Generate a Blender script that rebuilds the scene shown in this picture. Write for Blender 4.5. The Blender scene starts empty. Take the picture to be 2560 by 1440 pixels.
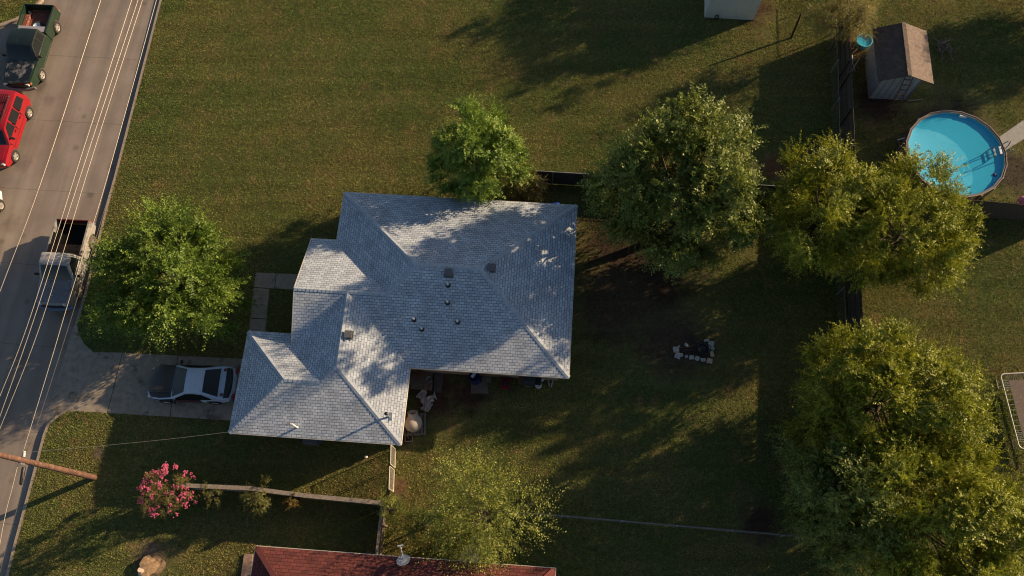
import bpy, bmesh, math, random
import numpy as np
from mathutils import Vector, Matrix
random.seed(7); rng = np.random.default_rng(7)
C = bpy.context.scene.collection
sc = bpy.context.scene
# ------------------------------------------------------------------ camera
W_, H_, FPX, NX, NY, CAMH = 2560, 1440, 2000.0, 1315.0, 1450.0, 41.0
_n = Vector((NX-W_/2, -(NY-H_/2), -FPX)).normalized(); _up = -_n
_y = Vector((0, 1, 0)); _y = (_y-_up*_y.dot(_up)).normalized(); _x = _y.cross(_up)
RM = Matrix((_x, _y, _up))
cd = bpy.data.cameras.new('camera'); cam = bpy.data.objects.new('camera', cd); C.objects.link(cam)
cam.matrix_world = Matrix.Translation((0, 0, CAMH)) @ RM.to_4x4()
cd.sensor_width = 36; cd.lens = 36*FPX/W_; cd.clip_end = 2000
sc.camera = cam
# ------------------------------------------------------------------ sky + sun + exposure
SUN_AZ, SUN_EL = 24.0, 18.4
w = bpy.data.worlds.new('World'); sc.world = w; w.use_nodes = True
nt = w.node_tree; bg = nt.nodes['Background']; sky = nt.nodes.new('ShaderNodeTexSky')
sky.sky_type = 'NISHITA'; sky.sun_disc = False
sky.sun_elevation = math.radians(SUN_EL); sky.sun_rotation = math.radians(90-SUN_AZ)
nt.links.new(sky.outputs[0], bg.inputs[0]); bg.inputs[1].default_value = 0.06
sl = bpy.data.lights.new('sun', 'SUN'); sl.energy = 5.0; sl.angle = math.radians(0.55); sl.color = (1, .73, .455)
so = bpy.data.objects.new('sun', sl); C.objects.link(so); so.location = (60, 30, 40)
_a, _e = math.radians(SUN_AZ), math.radians(SUN_EL)
sdir = Vector((math.cos(_a)*math.cos(_e), math.sin(_a)*math.cos(_e), math.sin(_e)))
so.rotation_euler = sdir.to_track_quat('Z', 'Y').to_euler()
sc.view_settings.view_transform = 'Standard'; sc.view_settings.look = 'None'
sc.view_settings.exposure = 0.74; sc.view_settings.gamma = 1
sc.render.engine = 'CYCLES'
sc.cycles.use_denoising = True; sc.cycles.filter_width = 1.1; sc.cycles.max_bounces = 6; sc.cycles.transparent_max_bounces = 8

# ------------------------------------------------------------------ survey helpers
def P(px, py, z=0.0):
    """ground-plan survey: where the sight line of a photo pixel meets height z"""
    d = RM @ Vector((px-W_/2, -(py-H_/2), -FPX)); t = (CAMH-z)/-d.z
    return Vector((d.x*t, d.y*t, z))
HA = math.radians(-3.7); KS = 1.025
def HU(u, v, z):      # house plan coordinates -> world
    c, s = math.cos(HA), math.sin(HA)
    return Vector(((u*c-v*s)*KS, (u*s+v*c)*KS, z))
HX = Vector((math.cos(HA), math.sin(HA), 0)); HY = Vector((-math.sin(HA), math.cos(HA), 0))

# ------------------------------------------------------------------ materials
MATS = {}
def nodes(name):
    m = bpy.data.materials.new(name); m.use_nodes = True; t = m.node_tree
    return m, t, t.nodes['Principled BSDF']
def mat(name, col, rough=.6, var=.18, scale=6., metal=0., bump=0., bscale=40., coat=0., stain=None, stainscale=2., stainamt=.5, spec=.5):
    if name in MATS: return MATS[name]
    m, t, b = nodes(name); L = t.links.new
    tc = t.nodes.new('ShaderNodeTexCoord')
    n = t.nodes.new('ShaderNodeTexNoise'); n.inputs['Scale'].default_value = scale; n.inputs['Detail'].default_value = 6
    L(tc.outputs['Object'], n.inputs['Vector'])
    r = t.nodes.new('ShaderNodeMapRange'); r.inputs[1].default_value = .3; r.inputs[2].default_value = .7
    r.inputs[3].default_value = 1-var; r.inputs[4].default_value = 1+var; L(n.outputs[0], r.inputs[0])
    mx = t.nodes.new('ShaderNodeMix'); mx.data_type = 'RGBA'; mx.blend_type = 'MULTIPLY'; mx.inputs[0].default_value = 1
    mx.inputs[6].default_value = (*col, 1); L(r.outputs[0], mx.inputs[7]); out = mx.outputs[2]
    if stain:
        n2 = t.nodes.new('ShaderNodeTexNoise'); n2.inputs['Scale'].default_value = stainscale; n2.inputs['Detail'].default_value = 8; n2.inputs['Roughness'].default_value = .65
        L(tc.outputs['Object'], n2.inputs['Vector'])
        r2 = t.nodes.new('ShaderNodeMapRange'); r2.inputs[1].default_value = .62-.25*stainamt; r2.inputs[2].default_value = .70-.2*stainamt; L(n2.outputs[0], r2.inputs[0])
        m2 = t.nodes.new('ShaderNodeMix'); m2.data_type = 'RGBA'; L(r2.outputs[0], m2.inputs[0]); L(out, m2.inputs[6]); m2.inputs[7].default_value = (*stain, 1); out = m2.outputs[2]
    L(out, b.inputs['Base Color'])
    b.inputs['Roughness'].default_value = rough; b.inputs['Metallic'].default_value = metal
    b.inputs['Coat Weight'].default_value = coat; b.inputs['Specular IOR Level'].default_value = spec
    if bump:
        n3 = t.nodes.new('ShaderNodeTexNoise'); n3.inputs['Scale'].default_value = bscale; L(tc.outputs['Object'], n3.inputs['Vector'])
        bp = t.nodes.new('ShaderNodeBump'); bp.inputs['Strength'].default_value = bump; bp.inputs['Distance'].default_value = .03
        L(n3.outputs[0], bp.inputs['Height']); L(bp.outputs[0], b.inputs['Normal'])
    MATS[name] = m; return m

def shingle(name, c1, c2, cm, tw=.24, rh=.142):
    m, t, b = nodes(name); L = t.links.new
    uv = t.nodes.new('ShaderNodeUVMap')
    br = t.nodes.new('ShaderNodeTexBrick'); br.inputs['Scale'].default_value = 1
    br.inputs['Brick Width'].default_value = tw; br.inputs['Row Height'].default_value = rh
    br.inputs['Mortar Size'].default_value = .013; br.inputs['Mortar Smooth'].default_value = .3; br.inputs['Bias'].default_value = 0
    br.inputs['Color1'].default_value = (*c1, 1); br.inputs['Color2'].default_value = (*c2, 1); br.inputs['Mortar'].default_value = (*cm, 1)  # mortar colour draws tab gaps and paints a shadow line under each course
    L(uv.outputs[0], br.inputs['Vector'])
    n = t.nodes.new('ShaderNodeTexNoise'); n.inputs['Scale'].default_value = 1.1; n.inputs['Detail'].default_value = 7
    tc = t.nodes.new('ShaderNodeTexCoord'); L(tc.outputs['Object'], n.inputs['Vector'])
    r = t.nodes.new('ShaderNodeMapRange'); r.inputs[1].default_value = .3; r.inputs[2].default_value = .7; r.inputs[3].default_value = .86; r.inputs[4].default_value = 1.12; L(n.outputs[0], r.inputs[0])
    n2 = t.nodes.new('ShaderNodeTexNoise'); n2.inputs['Scale'].default_value = 30; L(tc.outputs['Object'], n2.inputs['Vector'])
    r2 = t.nodes.new('ShaderNodeMapRange'); r2.inputs[1].default_value = .3; r2.inputs[2].default_value = .7; r2.inputs[3].default_value = .85; r2.inputs[4].default_value = 1.15; L(n2.outputs[0], r2.inputs[0])
    mm = t.nodes.new('ShaderNodeMath'); mm.operation = 'MULTIPLY'; L(r.outputs[0], mm.inputs[0]); L(r2.outputs[0], mm.inputs[1])
    mx = t.nodes.new('ShaderNodeMix'); mx.data_type = 'RGBA'; mx.blend_type = 'MULTIPLY'; mx.inputs[0].default_value = 1
    L(br.outputs[0], mx.inputs[6]); L(mm.outputs[0], mx.inputs[7]); L(mx.outputs[2], b.inputs['Base Color'])
    # butt edges: each course steps up towards its lower edge (saw-tooth height)
    sp = t.nodes.new('ShaderNodeSeparateXYZ'); L(uv.outputs[0], sp.inputs[0])
    dv = t.nodes.new('ShaderNodeMath'); dv.operation = 'DIVIDE'; L(sp.outputs[1], dv.inputs[0]); dv.inputs[1].default_value = rh
    fr = t.nodes.new('ShaderNodeMath'); fr.operation = 'FRACT'; L(dv.outputs[0], fr.inputs[0])
    iv = t.nodes.new('ShaderNodeMath'); iv.operation = 'SUBTRACT'; iv.inputs[0].default_value = 1; L(fr.outputs[0], iv.inputs[1])
    sm = t.nodes.new('ShaderNodeMath'); sm.operation = 'MULTIPLY_ADD'; L(br.outputs['Fac'], sm.inputs[0]); sm.inputs[1].default_value = -.5; L(iv.outputs[0], sm.inputs[2])
    bp = t.nodes.new('ShaderNodeBump'); bp.inputs['Strength'].default_value = .8; bp.inputs['Distance'].default_value = .02
    L(sm.outputs[0], bp.inputs['Height']); L(bp.outputs[0], b.inputs['Normal'])
    b.inputs['Roughness'].default_value = .9; b.inputs['Specular IOR Level'].default_value = .25
    return m

def leafmat(name, c1, c2, tr=.45, rough=.5):
    m, t, b = nodes(name); L = t.links.new
    g = t.nodes.new('ShaderNodeNewGeometry')
    tc = t.nodes.new('ShaderNodeTexCoord'); n = t.nodes.new('ShaderNodeTexNoise'); n.inputs['Scale'].default_value = 1.3; L(tc.outputs['Object'], n.inputs['Vector'])
    ad = t.nodes.new('ShaderNodeMath'); ad.operation = 'MULTIPLY_ADD'; L(g.outputs['Random Per Island'], ad.inputs[0]); ad.inputs[1].default_value = .6
    r = t.nodes.new('ShaderNodeMapRange'); r.inputs[1].default_value = .35; r.inputs[2].default_value = .65; r.inputs[4].default_value = .4; L(n.outputs[0], r.inputs[0]); L(r.outputs[0], ad.inputs[2])
    mx = t.nodes.new('ShaderNodeMix'); mx.data_type = 'RGBA'; L(ad.outputs[0], mx.inputs[0]); mx.inputs[6].default_value = (*c1, 1); mx.inputs[7].default_value = (*c2, 1)
    L(mx.outputs[2], b.inputs['Base Color']); b.inputs['Roughness'].default_value = rough; b.inputs['Specular IOR Level'].default_value = .35
    tl = t.nodes.new('ShaderNodeBsdfTranslucent'); L(mx.outputs[2], tl.inputs[0])
    ms = t.nodes.new('ShaderNodeMixShader'); ms.inputs[0].default_value = tr
    L(b.outputs[0], ms.inputs[1]); L(tl.outputs[0], ms.inputs[2]); L(ms.outputs[0], t.nodes['Material Output'].inputs[0])
    return m

# ------------------------------------------------------------------ mesh helper
class MB:
    def __init__(s): s.v = []; s.f = []; s.uv = []
    def add(s, vs, fs, uvs=None):
        k = len(s.v); s.v += [tuple(v) for v in vs]
        for i, f in enumerate(fs):
            s.f.append([k+j for j in f]); s.uv.append(uvs[i] if uvs else None)
        return s
    def box(s, c, d, rot=0., M=None):
        c = Vector(c); x, y, z = [q/2 for q in d]
        vs = [Vector((a*x, b*y, e*z)) for e in (-1, 1) for a, b in ((-1, -1), (1, -1), (1, 1), (-1, 1))]
        R = M if M is not None else Matrix.Rotation(rot, 3, 'Z')
        return s.add([c+R @ v for v in vs], [(0, 3, 2, 1), (4, 5, 6, 7), (0, 1, 5, 4), (1, 2, 6, 5), (2, 3, 7, 6), (3, 0, 4, 7)])
    def beam(s, a, b, w, h, up=Vector((0, 0, 1))):
        a, b = Vector(a), Vector(b); d = (b-a); l = d.length; d.normalize(); sd = d.cross(up).normalized(); u = sd.cross(d)
        return s.box((a+b)/2, (l, w, h), M=Matrix((d, sd, u)).transposed())
    def tube(s, pts, rs, n=8, caps=True):
        pts = [Vector(p) for p in pts]
        if not hasattr(rs, '__len__'): rs = [rs]*len(pts)
        vs = []; ref = None
        for i, p in enumerate(pts):
            d = (pts[min(i+1, len(pts)-1)]-pts[max(i-1, 0)]).normalized()
            if ref is None: ref = Vector((1, 0, 0)) if abs(d.x) < .8 else Vector((0, 1, 0))
            a = (ref-d*ref.dot(d)).normalized(); ref = a; b = d.cross(a)
            for k in range(n):
                t = 2*math.pi*k/n; vs.append(p+(a*math.cos(t)+b*math.sin(t))*rs[i])
        fs = [(i*n+k, i*n+(k+1) % n, (i+1)*n+(k+1) % n, (i+1)*n+k) for i in range(len(pts)-1) for k in range(n)]
        if caps: fs += [tuple(range(n))[::-1], tuple((len(pts)-1)*n+k for k in range(n))]
        return s.add(vs, fs)
    def lathe(s, c, prof, n=24, M=None, caps=True):       # prof: (r, z) about local z
        c = Vector(c); M = M or Matrix.Identity(3); vs = []
        for r, z in prof:
            for k in range(n):
                t = 2*math.pi*k/n; vs.append(c+M @ Vector((r*math.cos(t), r*math.sin(t), z)))
        m = len(prof)
        fs = [(i*n+k, i*n+(k+1) % n, (i+1)*n+(k+1) % n, (i+1)*n+k) for i in range(m-1) for k in range(n)]
        if caps and prof[0][0] > 1e-4: fs.append(tuple(range(n))[::-1])
        if caps and prof[-1][0] > 1e-4: fs.append(tuple((m-1)*n+k for k in range(n)))
        return s.add(vs, fs)
    def prism(s, poly, z0, z1, top=True, bottom=True):
        n = len(poly); vs = [(p[0], p[1], z0) for p in poly]+[(p[0], p[1], z1) for p in poly]
        fs = [(i, (i+1) % n, n+(i+1) % n, n+i) for i in range(n)]
        if bottom: fs.append(tuple(range(n))[::-1])
        if top: fs.append(tuple(n+i for i in range(n)))
        return s.add(vs, fs)
    def build(s, name, m, parent=None, smooth=False, bevel=0., world=False, seg=2):
        me = bpy.data.meshes.new(name)
        vs = s.v
        if world and parent is not None:
            r = parent
            while r.parent: r = r.parent
            inv = (Matrix.Translation(r.location) @ r.rotation_euler.to_matrix().to_4x4()).inverted(); vs = [inv @ Vector(v) for v in vs]
        me.from_pydata([tuple(v) for v in vs], [], s.f)
        if any(u is not None for u in s.uv):
            uvl = me.uv_layers.new(name='UVMap'); k = 0
            for fu, f in zip(s.uv, s.f):
                for j in range(len(f)):
                    if fu: uvl.data[k].uv = fu[j]
                    k += 1
        bm = bmesh.new(); bm.from_mesh(me); bmesh.ops.remove_doubles(bm, verts=bm.verts, dist=1e-5); bmesh.ops.recalc_face_normals(bm, faces=bm.faces)
        if bevel > 0:
            es = [e for e in bm.edges if len(e.link_faces) == 2 and e.calc_face_angle(0) > .5]
            bmesh.ops.bevel(bm, geom=es, offset=bevel, segments=seg, affect='EDGES', profile=.5, clamp_overlap=True)
        bm.to_mesh(me); bm.free()
        me.materials.append(m)
        if smooth:
            me.polygons.foreach_set('use_smooth', [True]*len(me.polygons))
            me.set_sharp_from_angle(angle=math.radians(38))
        o = bpy.data.objects.new(name, me); C.objects.link(o)
        if parent is not None: o.parent = parent
        return o
def tag(o, label, cat, group=None, kind=None):
    if label: o['label'] = label
    if cat: o['category'] = cat
    if group: o['group'] = group
    if kind: o['kind'] = kind
    return o
def thing(name, label, cat, loc=(0, 0, 0), rz=0., group=None):
    o = bpy.data.objects.new(name, None); C.objects.link(o); o.empty_display_size = .3
    o.location = loc; o.rotation_euler = (0, 0, rz); return tag(o, label, cat, group)
def struct(o): o['kind'] = 'structure'; return o
def npmesh(name, v, quads, m, parent=None, loc=None):
    me = bpy.data.meshes.new(name); nv = len(v); nf, k = quads.shape
    me.vertices.add(nv); me.vertices.foreach_set('co', np.ascontiguousarray(v, dtype=np.float32).ravel())
    me.loops.add(nf*k); me.loops.foreach_set('vertex_index', quads.astype(np.int32).ravel())
    me.polygons.add(nf); me.polygons.foreach_set('loop_start', np.arange(0, nf*k, k, dtype=np.int32))
    me.update(calc_edges=True); me.validate()
    me.materials.append(m); o = bpy.data.objects.new(name, me); C.objects.link(o)
    if parent is not None: o.parent = parent
    return o

# ================================================================== SETTING
ZR = -0.15                                    # road level, lawn = 0
kerbA = [(520, -440), (405, 0), (292, 440), (281, 480), (245, 620), (225, 707), (198, 801)]
retN = [(194, 812), (196, 832), (210, 859), (233, 880)]
drN = [(310, 882), (600, 897)]
drS = [(573, 1051), (380, 1039), (191, 1028)]
retS = [(169, 1029), (147, 1042), (124, 1062), (114, 1088)]
kerbB = [(93, 1169), (44, 1351), (22, 1440), (-60, 1760)]
g2 = lambda q: P(q[0], q[1], 0)
dirtm = (.055, .036, .022)
def groundmat(name, base, spots, patch=True):
    m, t, b = nodes(name); L = t.links.new
    tc = t.nodes.new('ShaderNodeTexCoord')
    def noise(s, d=6, rr=.6):
        n = t.nodes.new('ShaderNodeTexNoise'); n.inputs['Scale'].default_value = s; n.inputs['Detail'].default_value = d; n.inputs['Roughness'].default_value = rr; L(tc.outputs['Object'], n.inputs['Vector']); return n.outputs[0]
    def rng_(x, a, b_, c=0., d=1.):
        r = t.nodes.new('ShaderNodeMapRange'); r.inputs[1].default_value = a; r.inputs[2].default_value = b_; r.inputs[3].default_value = c; r.inputs[4].default_value = d; L(x, r.inputs[0]); return r.outputs[0]
    def mix(f, a, c):
        x = t.nodes.new('ShaderNodeMix'); x.data_type = 'RGBA'; L(f, x.inputs[0])
        if isinstance(a, tuple): x.inputs[6].default_value = (*a, 1)
        else: L(a, x.inputs[6])
        if isinstance(c, tuple): x.inputs[7].default_value = (*c, 1)
        else: L(c, x.inputs[7])
        return x.outputs[2]
    c1, c2, c3 = base
    out = mix(rng_(noise(.16, 4), .4, .62), c1, c2)
    out = mix(rng_(noise(1.1, 8, .7), .52, .72, 0, .75), out, c3)
    if spots:
        nn = noise(1.6, 6)
        for (x, y, rr, col) in spots:
            d = t.nodes.new('ShaderNodeVectorMath'); d.operation = 'DISTANCE'; L(tc.outputs['Object'], d.inputs[0]); d.inputs[1].default_value = (x, y, 0)
            s = t.nodes.new('ShaderNodeMath'); s.operation = 'MULTIPLY_ADD'; L(nn, s.inputs[0]); s.inputs[1].default_value = rr*1.6; L(d.outputs['Value'], s.inputs[2])
            out = mix(rng_(s.outputs[0], rr*1.3, rr*2.1, 1., 0.), out, col)
    mp = t.nodes.new('ShaderNodeMapping'); mp.inputs['Rotation'].default_value = (0, 0, .065); mp.inputs['Scale'].default_value = (.12, 1.6, 1); L(tc.outputs['Object'], mp.inputs[0])
    ns = t.nodes.new('ShaderNodeTexNoise'); ns.inputs['Scale'].default_value = 1; ns.inputs['Detail'].default_value = 3; L(mp.outputs[0], ns.inputs['Vector'])
    m0 = t.nodes.new('ShaderNodeMix'); m0.data_type = 'RGBA'; m0.blend_type = 'MULTIPLY'; m0.inputs[0].default_value = 1; L(out, m0.inputs[6]); L(rng_(ns.outputs[0], .35, .65, .9, 1.1), m0.inputs[7]); out = m0.outputs[2]
    m1 = t.nodes.new('ShaderNodeMix'); m1.data_type = 'RGBA'; m1.blend_type = 'MULTIPLY'; m1.inputs[0].default_value = 1; L(out, m1.inputs[6]); L(rng_(noise(4.5, 6, .75), .35, .65, .72, 1.3), m1.inputs[7]); out = m1.outputs[2]
    f = noise(14, 5, .7); mx = t.nodes.new('ShaderNodeMix'); mx.data_type = 'RGBA'; mx.blend_type = 'MULTIPLY'; mx.inputs[0].default_value = 1; L(out, mx.inputs[6]); L(rng_(f, .3, .7, .6, 1.4), mx.inputs[7])
    L(mx.outputs[2], b.inputs['Base Color']); b.inputs['Roughness'].default_value = .95; b.inputs['Specular IOR Level'].default_value = .1
    bp = t.nodes.new('ShaderNodeBump'); bp.inputs['Strength'].default_value = .6; bp.inputs['Distance'].default_value = .05; L(f, bp.inputs['Height']); L(bp.outputs[0], b.inputs['Normal'])
    return m
SOIL = (.06, .038, .026); DUST = (.11, .085, .062)
spots = []
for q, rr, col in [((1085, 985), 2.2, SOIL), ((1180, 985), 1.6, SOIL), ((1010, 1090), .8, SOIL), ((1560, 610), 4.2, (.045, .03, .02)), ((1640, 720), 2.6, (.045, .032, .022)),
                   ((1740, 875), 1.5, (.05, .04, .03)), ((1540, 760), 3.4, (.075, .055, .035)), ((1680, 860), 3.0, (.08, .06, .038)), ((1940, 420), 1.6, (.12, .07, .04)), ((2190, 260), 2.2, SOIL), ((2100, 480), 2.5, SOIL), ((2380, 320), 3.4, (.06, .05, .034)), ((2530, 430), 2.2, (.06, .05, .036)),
                   ((1900, 1310), 1.6, SOIL), ((375, 1400), 1.3, (.17, .12, .085)), ((245, 1133), .5, DUST), ((1960, 560), 2.5, (.06, .035, .022)), ((1000, 1215), .6, (.15, .09, .05)), ((2140, 110), 1.3, (.12, .06, .035)), ((1880, 20), 2., SOIL)]:
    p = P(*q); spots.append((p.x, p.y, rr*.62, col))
M_lawn = groundmat('lawn_soil', ((.085, .10, .034), (.12, .108, .04), (.19, .12, .06)), spots)
# base ground far below everything, to the horizon
gb = MB().box((0, 0, -.25), (900, 900, .1)); struct(gb.build('ground', groundmat('far_ground', ((.11, .11, .04), (.14, .11, .05), (.18, .11, .06)), [])))
# lawn east of the road
lawn_poly = [g2(q) for q in kerbA+retN+drN+drS+retS+kerbB]
lawn_poly = [g2((520, -440))+Vector((6, 60, 0))]+lawn_poly+[g2((-60, 1760))+Vector((0, -60, 0)), Vector((140, -80, 0)), Vector((140, 130, 0))]
def flat(poly, z, skirt, name, m, world=None):
    b = MB(); b.prism([(p[0], p[1]) for p in poly], z-skirt, z, bottom=False); o = b.build(name, m)
    bm = bmesh.new(); bm.from_mesh(o.data); bmesh.ops.triangulate(bm, faces=[f for f in bm.faces if len(f.verts) > 4]); bm.to_mesh(o.data); bm.free(); return o
lawn = flat(lawn_poly, 0, .2, 'lawn', M_lawn); struct(lawn)
wl_poly = [P(104, -60), P(98, 0), P(85, 13), P(62, 33), P(40, 44), P(0, 59), P(-200, 130), P(-1200, 300), P(-900, -900), P(300, -900)]
lawn_w = flat(wl_poly, 0, .2, 'lawn', M_lawn); struct(lawn_w)
# road
def roadmat():
    m, t, b = nodes('road_concrete'); L = t.links.new
    tc = t.nodes.new('ShaderNodeTexCoord'); uv = t.nodes.new('ShaderNodeUVMap')
    def noise(s, d, vec, rr=.6):
        n = t.nodes.new('ShaderNodeTexNoise'); n.inputs['Scale'].default_value = s; n.inputs['Detail'].default_value = d; n.inputs['Roughness'].default_value = rr; L(vec, n.inputs['Vector']); return n.outputs[0]
    def mr(x, a, b_, c, d):
        r = t.nodes.new('ShaderNodeMapRange'); r.inputs[1].default_value = a; r.inputs[2].default_value = b_; r.inputs[3].default_value = c; r.inputs[4].default_value = d; L(x, r.inputs[0]); return r.outputs[0]
    def mul(a, c):
        x = t.nodes.new('ShaderNodeMath'); x.operation = 'MULTIPLY'; L(a, x.inputs[0]); L(c, x.inputs[1]); return x.outputs[0]
    mp = t.nodes.new('ShaderNodeMapping'); mp.inputs['Scale'].default_value = (1.1, .05, 1); L(uv.outputs[0], mp.inputs[0])
    tr = mr(noise(1.0, 3, mp.outputs[0]), .38, .66, 1.1, .8)           # tyre tracks along the road
    bl = mr(noise(.5, 6, tc.outputs['Object']), .35, .65, .88, 1.1)
    gr = mr(noise(25, 4, tc.outputs['Object'], .8), .3, .7, .86, 1.14)
    k = mul(mul(tr, bl), gr)
    sp = t.nodes.new('ShaderNodeSeparateXYZ'); L(uv.outputs[0], sp.inputs[0])
    wob = t.nodes.new('ShaderNodeMath'); wob.operation = 'MULTIPLY_ADD'; L(mr(noise(2.5, 4, tc.outputs['Object']), .3, .7, -.04, .04), wob.inputs[0]); wob.inputs[1].default_value = 1; L(sp.outputs[1], wob.inputs[2])
    dv = t.nodes.new('ShaderNodeMath'); dv.operation = 'DIVIDE'; L(wob.outputs[0], dv.inputs[0]); dv.inputs[1].default_value = 4.6
    fr = t.nodes.new('ShaderNodeMath'); fr.operation = 'FRACT'; L(dv.outputs[0], fr.inputs[0])
    j = mr(fr.outputs[0], 0, .009, .42, 1.0)
    k = mul(k, j)
    vo = t.nodes.new('ShaderNodeTexVoronoi'); vo.feature = 'F1'; vo.inputs['Scale'].default_value = .55; L(tc.outputs['Object'], vo.inputs['Vector'])
    st = mr(vo.outputs['Distance'], .05, .13, .72, 1.); k = mul(k, st)
    mx = t.nodes.new('ShaderNodeMix'); mx.data_type = 'RGBA'; mx.blend_type = 'MULTIPLY'; mx.inputs[0].default_value = 1; mx.inputs[6].default_value = (.25, .21, .178, 1); L(k, mx.inputs[7])
    for (qx, qy, rr, dark) in [(160, 772, .55, .55), (226, 487, .28, .6), (150, 1060, .3, .6), (30, 560, .8, .75), (120, 250, .5, .8), (60, 900, .7, .82), (95, 215, .8, .7), (55, 410, .7, .7)]:
        pp = P(qx, qy, ZR); dd = t.nodes.new('ShaderNodeVectorMath'); dd.operation = 'DISTANCE'; L(tc.outputs['Object'], dd.inputs[0]); dd.inputs[1].default_value = tuple(pp)
        ss = t.nodes.new('ShaderNodeMath'); ss.operation = 'MULTIPLY_ADD'; L(noise(3, 5, tc.outputs['Object']), ss.inputs[0]); ss.inputs[1].default_value = rr*1.5; L(dd.outputs['Value'], ss.inputs[2])
        k = mul(k, mr(ss.outputs[0], rr*1.0, rr*1.7, dark, 1.)); t.links.new(k, mx.inputs[7])
    rust = t.nodes.new('ShaderNodeMix'); rust.data_type = 'RGBA'; L(mr(noise(.35, 7, tc.outputs['Object'], .65), .56, .7, 0, .55), rust.inputs[0]); L(mx.outputs[2], rust.inputs[6]); rust.inputs[7].default_value = (.19, .12, .085, 1)
    L(rust.outputs[2], b.inputs['Base Color']); b.inputs['Roughness'].default_value = .85; b.inputs['Specular IOR Level'].default_value = .3
    bp = t.nodes.new('ShaderNodeBump'); bp.inputs['Strength'].default_value = .25; bp.inputs['Distance'].default_value = .01; L(gr, bp.inputs['Height']); L(bp.outputs[0], b.inputs['Normal'])
    return m
M_road = roadmat()
a_, b_ = P(560, -520, ZR), P(-70, 1800, ZR); dr = (b_-a_).normalized(); dn = Vector((-dr.y, dr.x, 0))
if dn.x > 0: dn = -dn
rb = MB(); e0 = a_-dr*60-dn*6; e1 = b_+dr*60-dn*6
Lr = (e1-e0).length; wr = 17.
rb.add([e0, e1, e1+dn*wr, e0+dn*wr], [(0, 1, 2, 3)], [[(0, 0), (0, Lr), (wr, Lr), (wr, 0)]])
road = rb.build('road', M_road); struct(road)
M_kerb = mat('kerb_concrete', (.34, .27, .20), .85, .22, 9, bump=.3)
def kerb(pts, name='kerb'):
    b = MB(); pts = [P(x, y, 0) for x, y in pts]; n = len(pts); sec = []
    for i, p in enumerate(pts):
        d = (pts[min(i+1, n-1)]-pts[max(i-1, 0)]).normalized(); s_ = Vector((d.y, -d.x, 0))   # towards the road (west when heading south)
        sec.append([p+Vector((0, 0, .012)), p+s_*.15+Vector((0, 0, .012)), p+s_*.19+Vector((0, 0, -.03)), p+s_*.21+Vector((0, 0, ZR-.02))])
    vs = [q for s_ in sec for q in s_]; fs = [(i*4+k, i*4+k+1, i*4+k+5, i*4+k+4) for i in range(n-1) for k in range(3)]
    return struct(b.add(vs, fs).build(name, M_kerb))
kerb(kerbA+retN[:2]); kerb(retS[1:]+kerbB)
kerb([(-200, 130), (0, 59), (40, 44), (62, 33), (85, 13), (98, 0), (104, -60), (140, -200)])
# driveway and apron
M_drive = mat('driveway_concrete', (.285, .24, .19), .85, .2, 3.5, bump=.25, stain=(.13, .11, .09), stainscale=1.2, stainamt=.25)
ap = [P(x, y, 0) for x, y in retN]+[P(x, y, 0) for x, y in retS[::-1]]
drv = MB(); dp = [P(233, 880), P(310, 882), P(640, 899), P(610, 1053), P(573, 1051), P(380, 1039), P(191, 1028)]
drv.prism([(p.x, p.y) for p in dp], -.1, .014, bottom=False)
o = drv.build('driveway', M_drive); struct(o)
am = MB(); top = [P(*q, .013) for q in [(233, 880), (191, 1028)]]
lipN = [P(210, 859, -.03), P(196, 832, -.09), P(190, 806, ZR+.006)]; lipS = [P(169, 1029, -.02), P(147, 1042, -.05), P(124, 1062, -.10), P(110, 1088, ZR+.006)]
outer = [P(178, 830, ZR+.006), P(140, 960, ZR+.006), P(108, 1070, ZR+.006)]
am.add([top[0]]+lipN+outer+lipS[::-1]+[top[1]], [tuple(range(2+len(lipN)+len(outer)+len(lipS)))])
o = am.build('driveway_apron', M_drive); struct(o)
bm = bmesh.new(); bm.from_mesh(o.data); bmesh.ops.triangulate(bm, faces=bm.faces[:]); bm.to_mesh(o.data); bm.free()
jm = mat('joint_dark', (.045, .04, .035), .95, .1)
for a, b in [((306, 882), (268, 1033)), ((445, 889), (425, 1042))]:
    struct(MB().beam(P(*a, .0155), P(*b, .0155), .03, .004).build('pavement_joint', jm))
# front walk: slabs
wk = MB()
for quad in [[(640, 681), (690, 683), (686, 722), (634, 718)], [(691, 683), (748, 686), (744, 725), (687, 722)],
             [(634, 719), (674, 722), (667, 797), (626, 795)], [(626, 796), (667, 798), (660, 870), (617, 868)], [(617, 869), (660, 871), (655, 900), (612, 898)]]:
    c = sum((P(*q) for q in quad), Vector())/4
    wk.prism([tuple((c+(P(*q)-c)*.985).xy) for q in quad], -.1, .02, bottom=False)
struct(wk.build('path', M_drive, bevel=.004))
pt = MB(); pt.prism([tuple(P(*q).xy) for q in [(2496, 344), (2570, 292), (2640, 250), (2640, 292), (2580, 335), (2507, 380)]], -.1, .018, bottom=False)
struct(pt.build('path', mat('grey_path', (.30, .30, .29), .9, .15, 5)))
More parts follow.
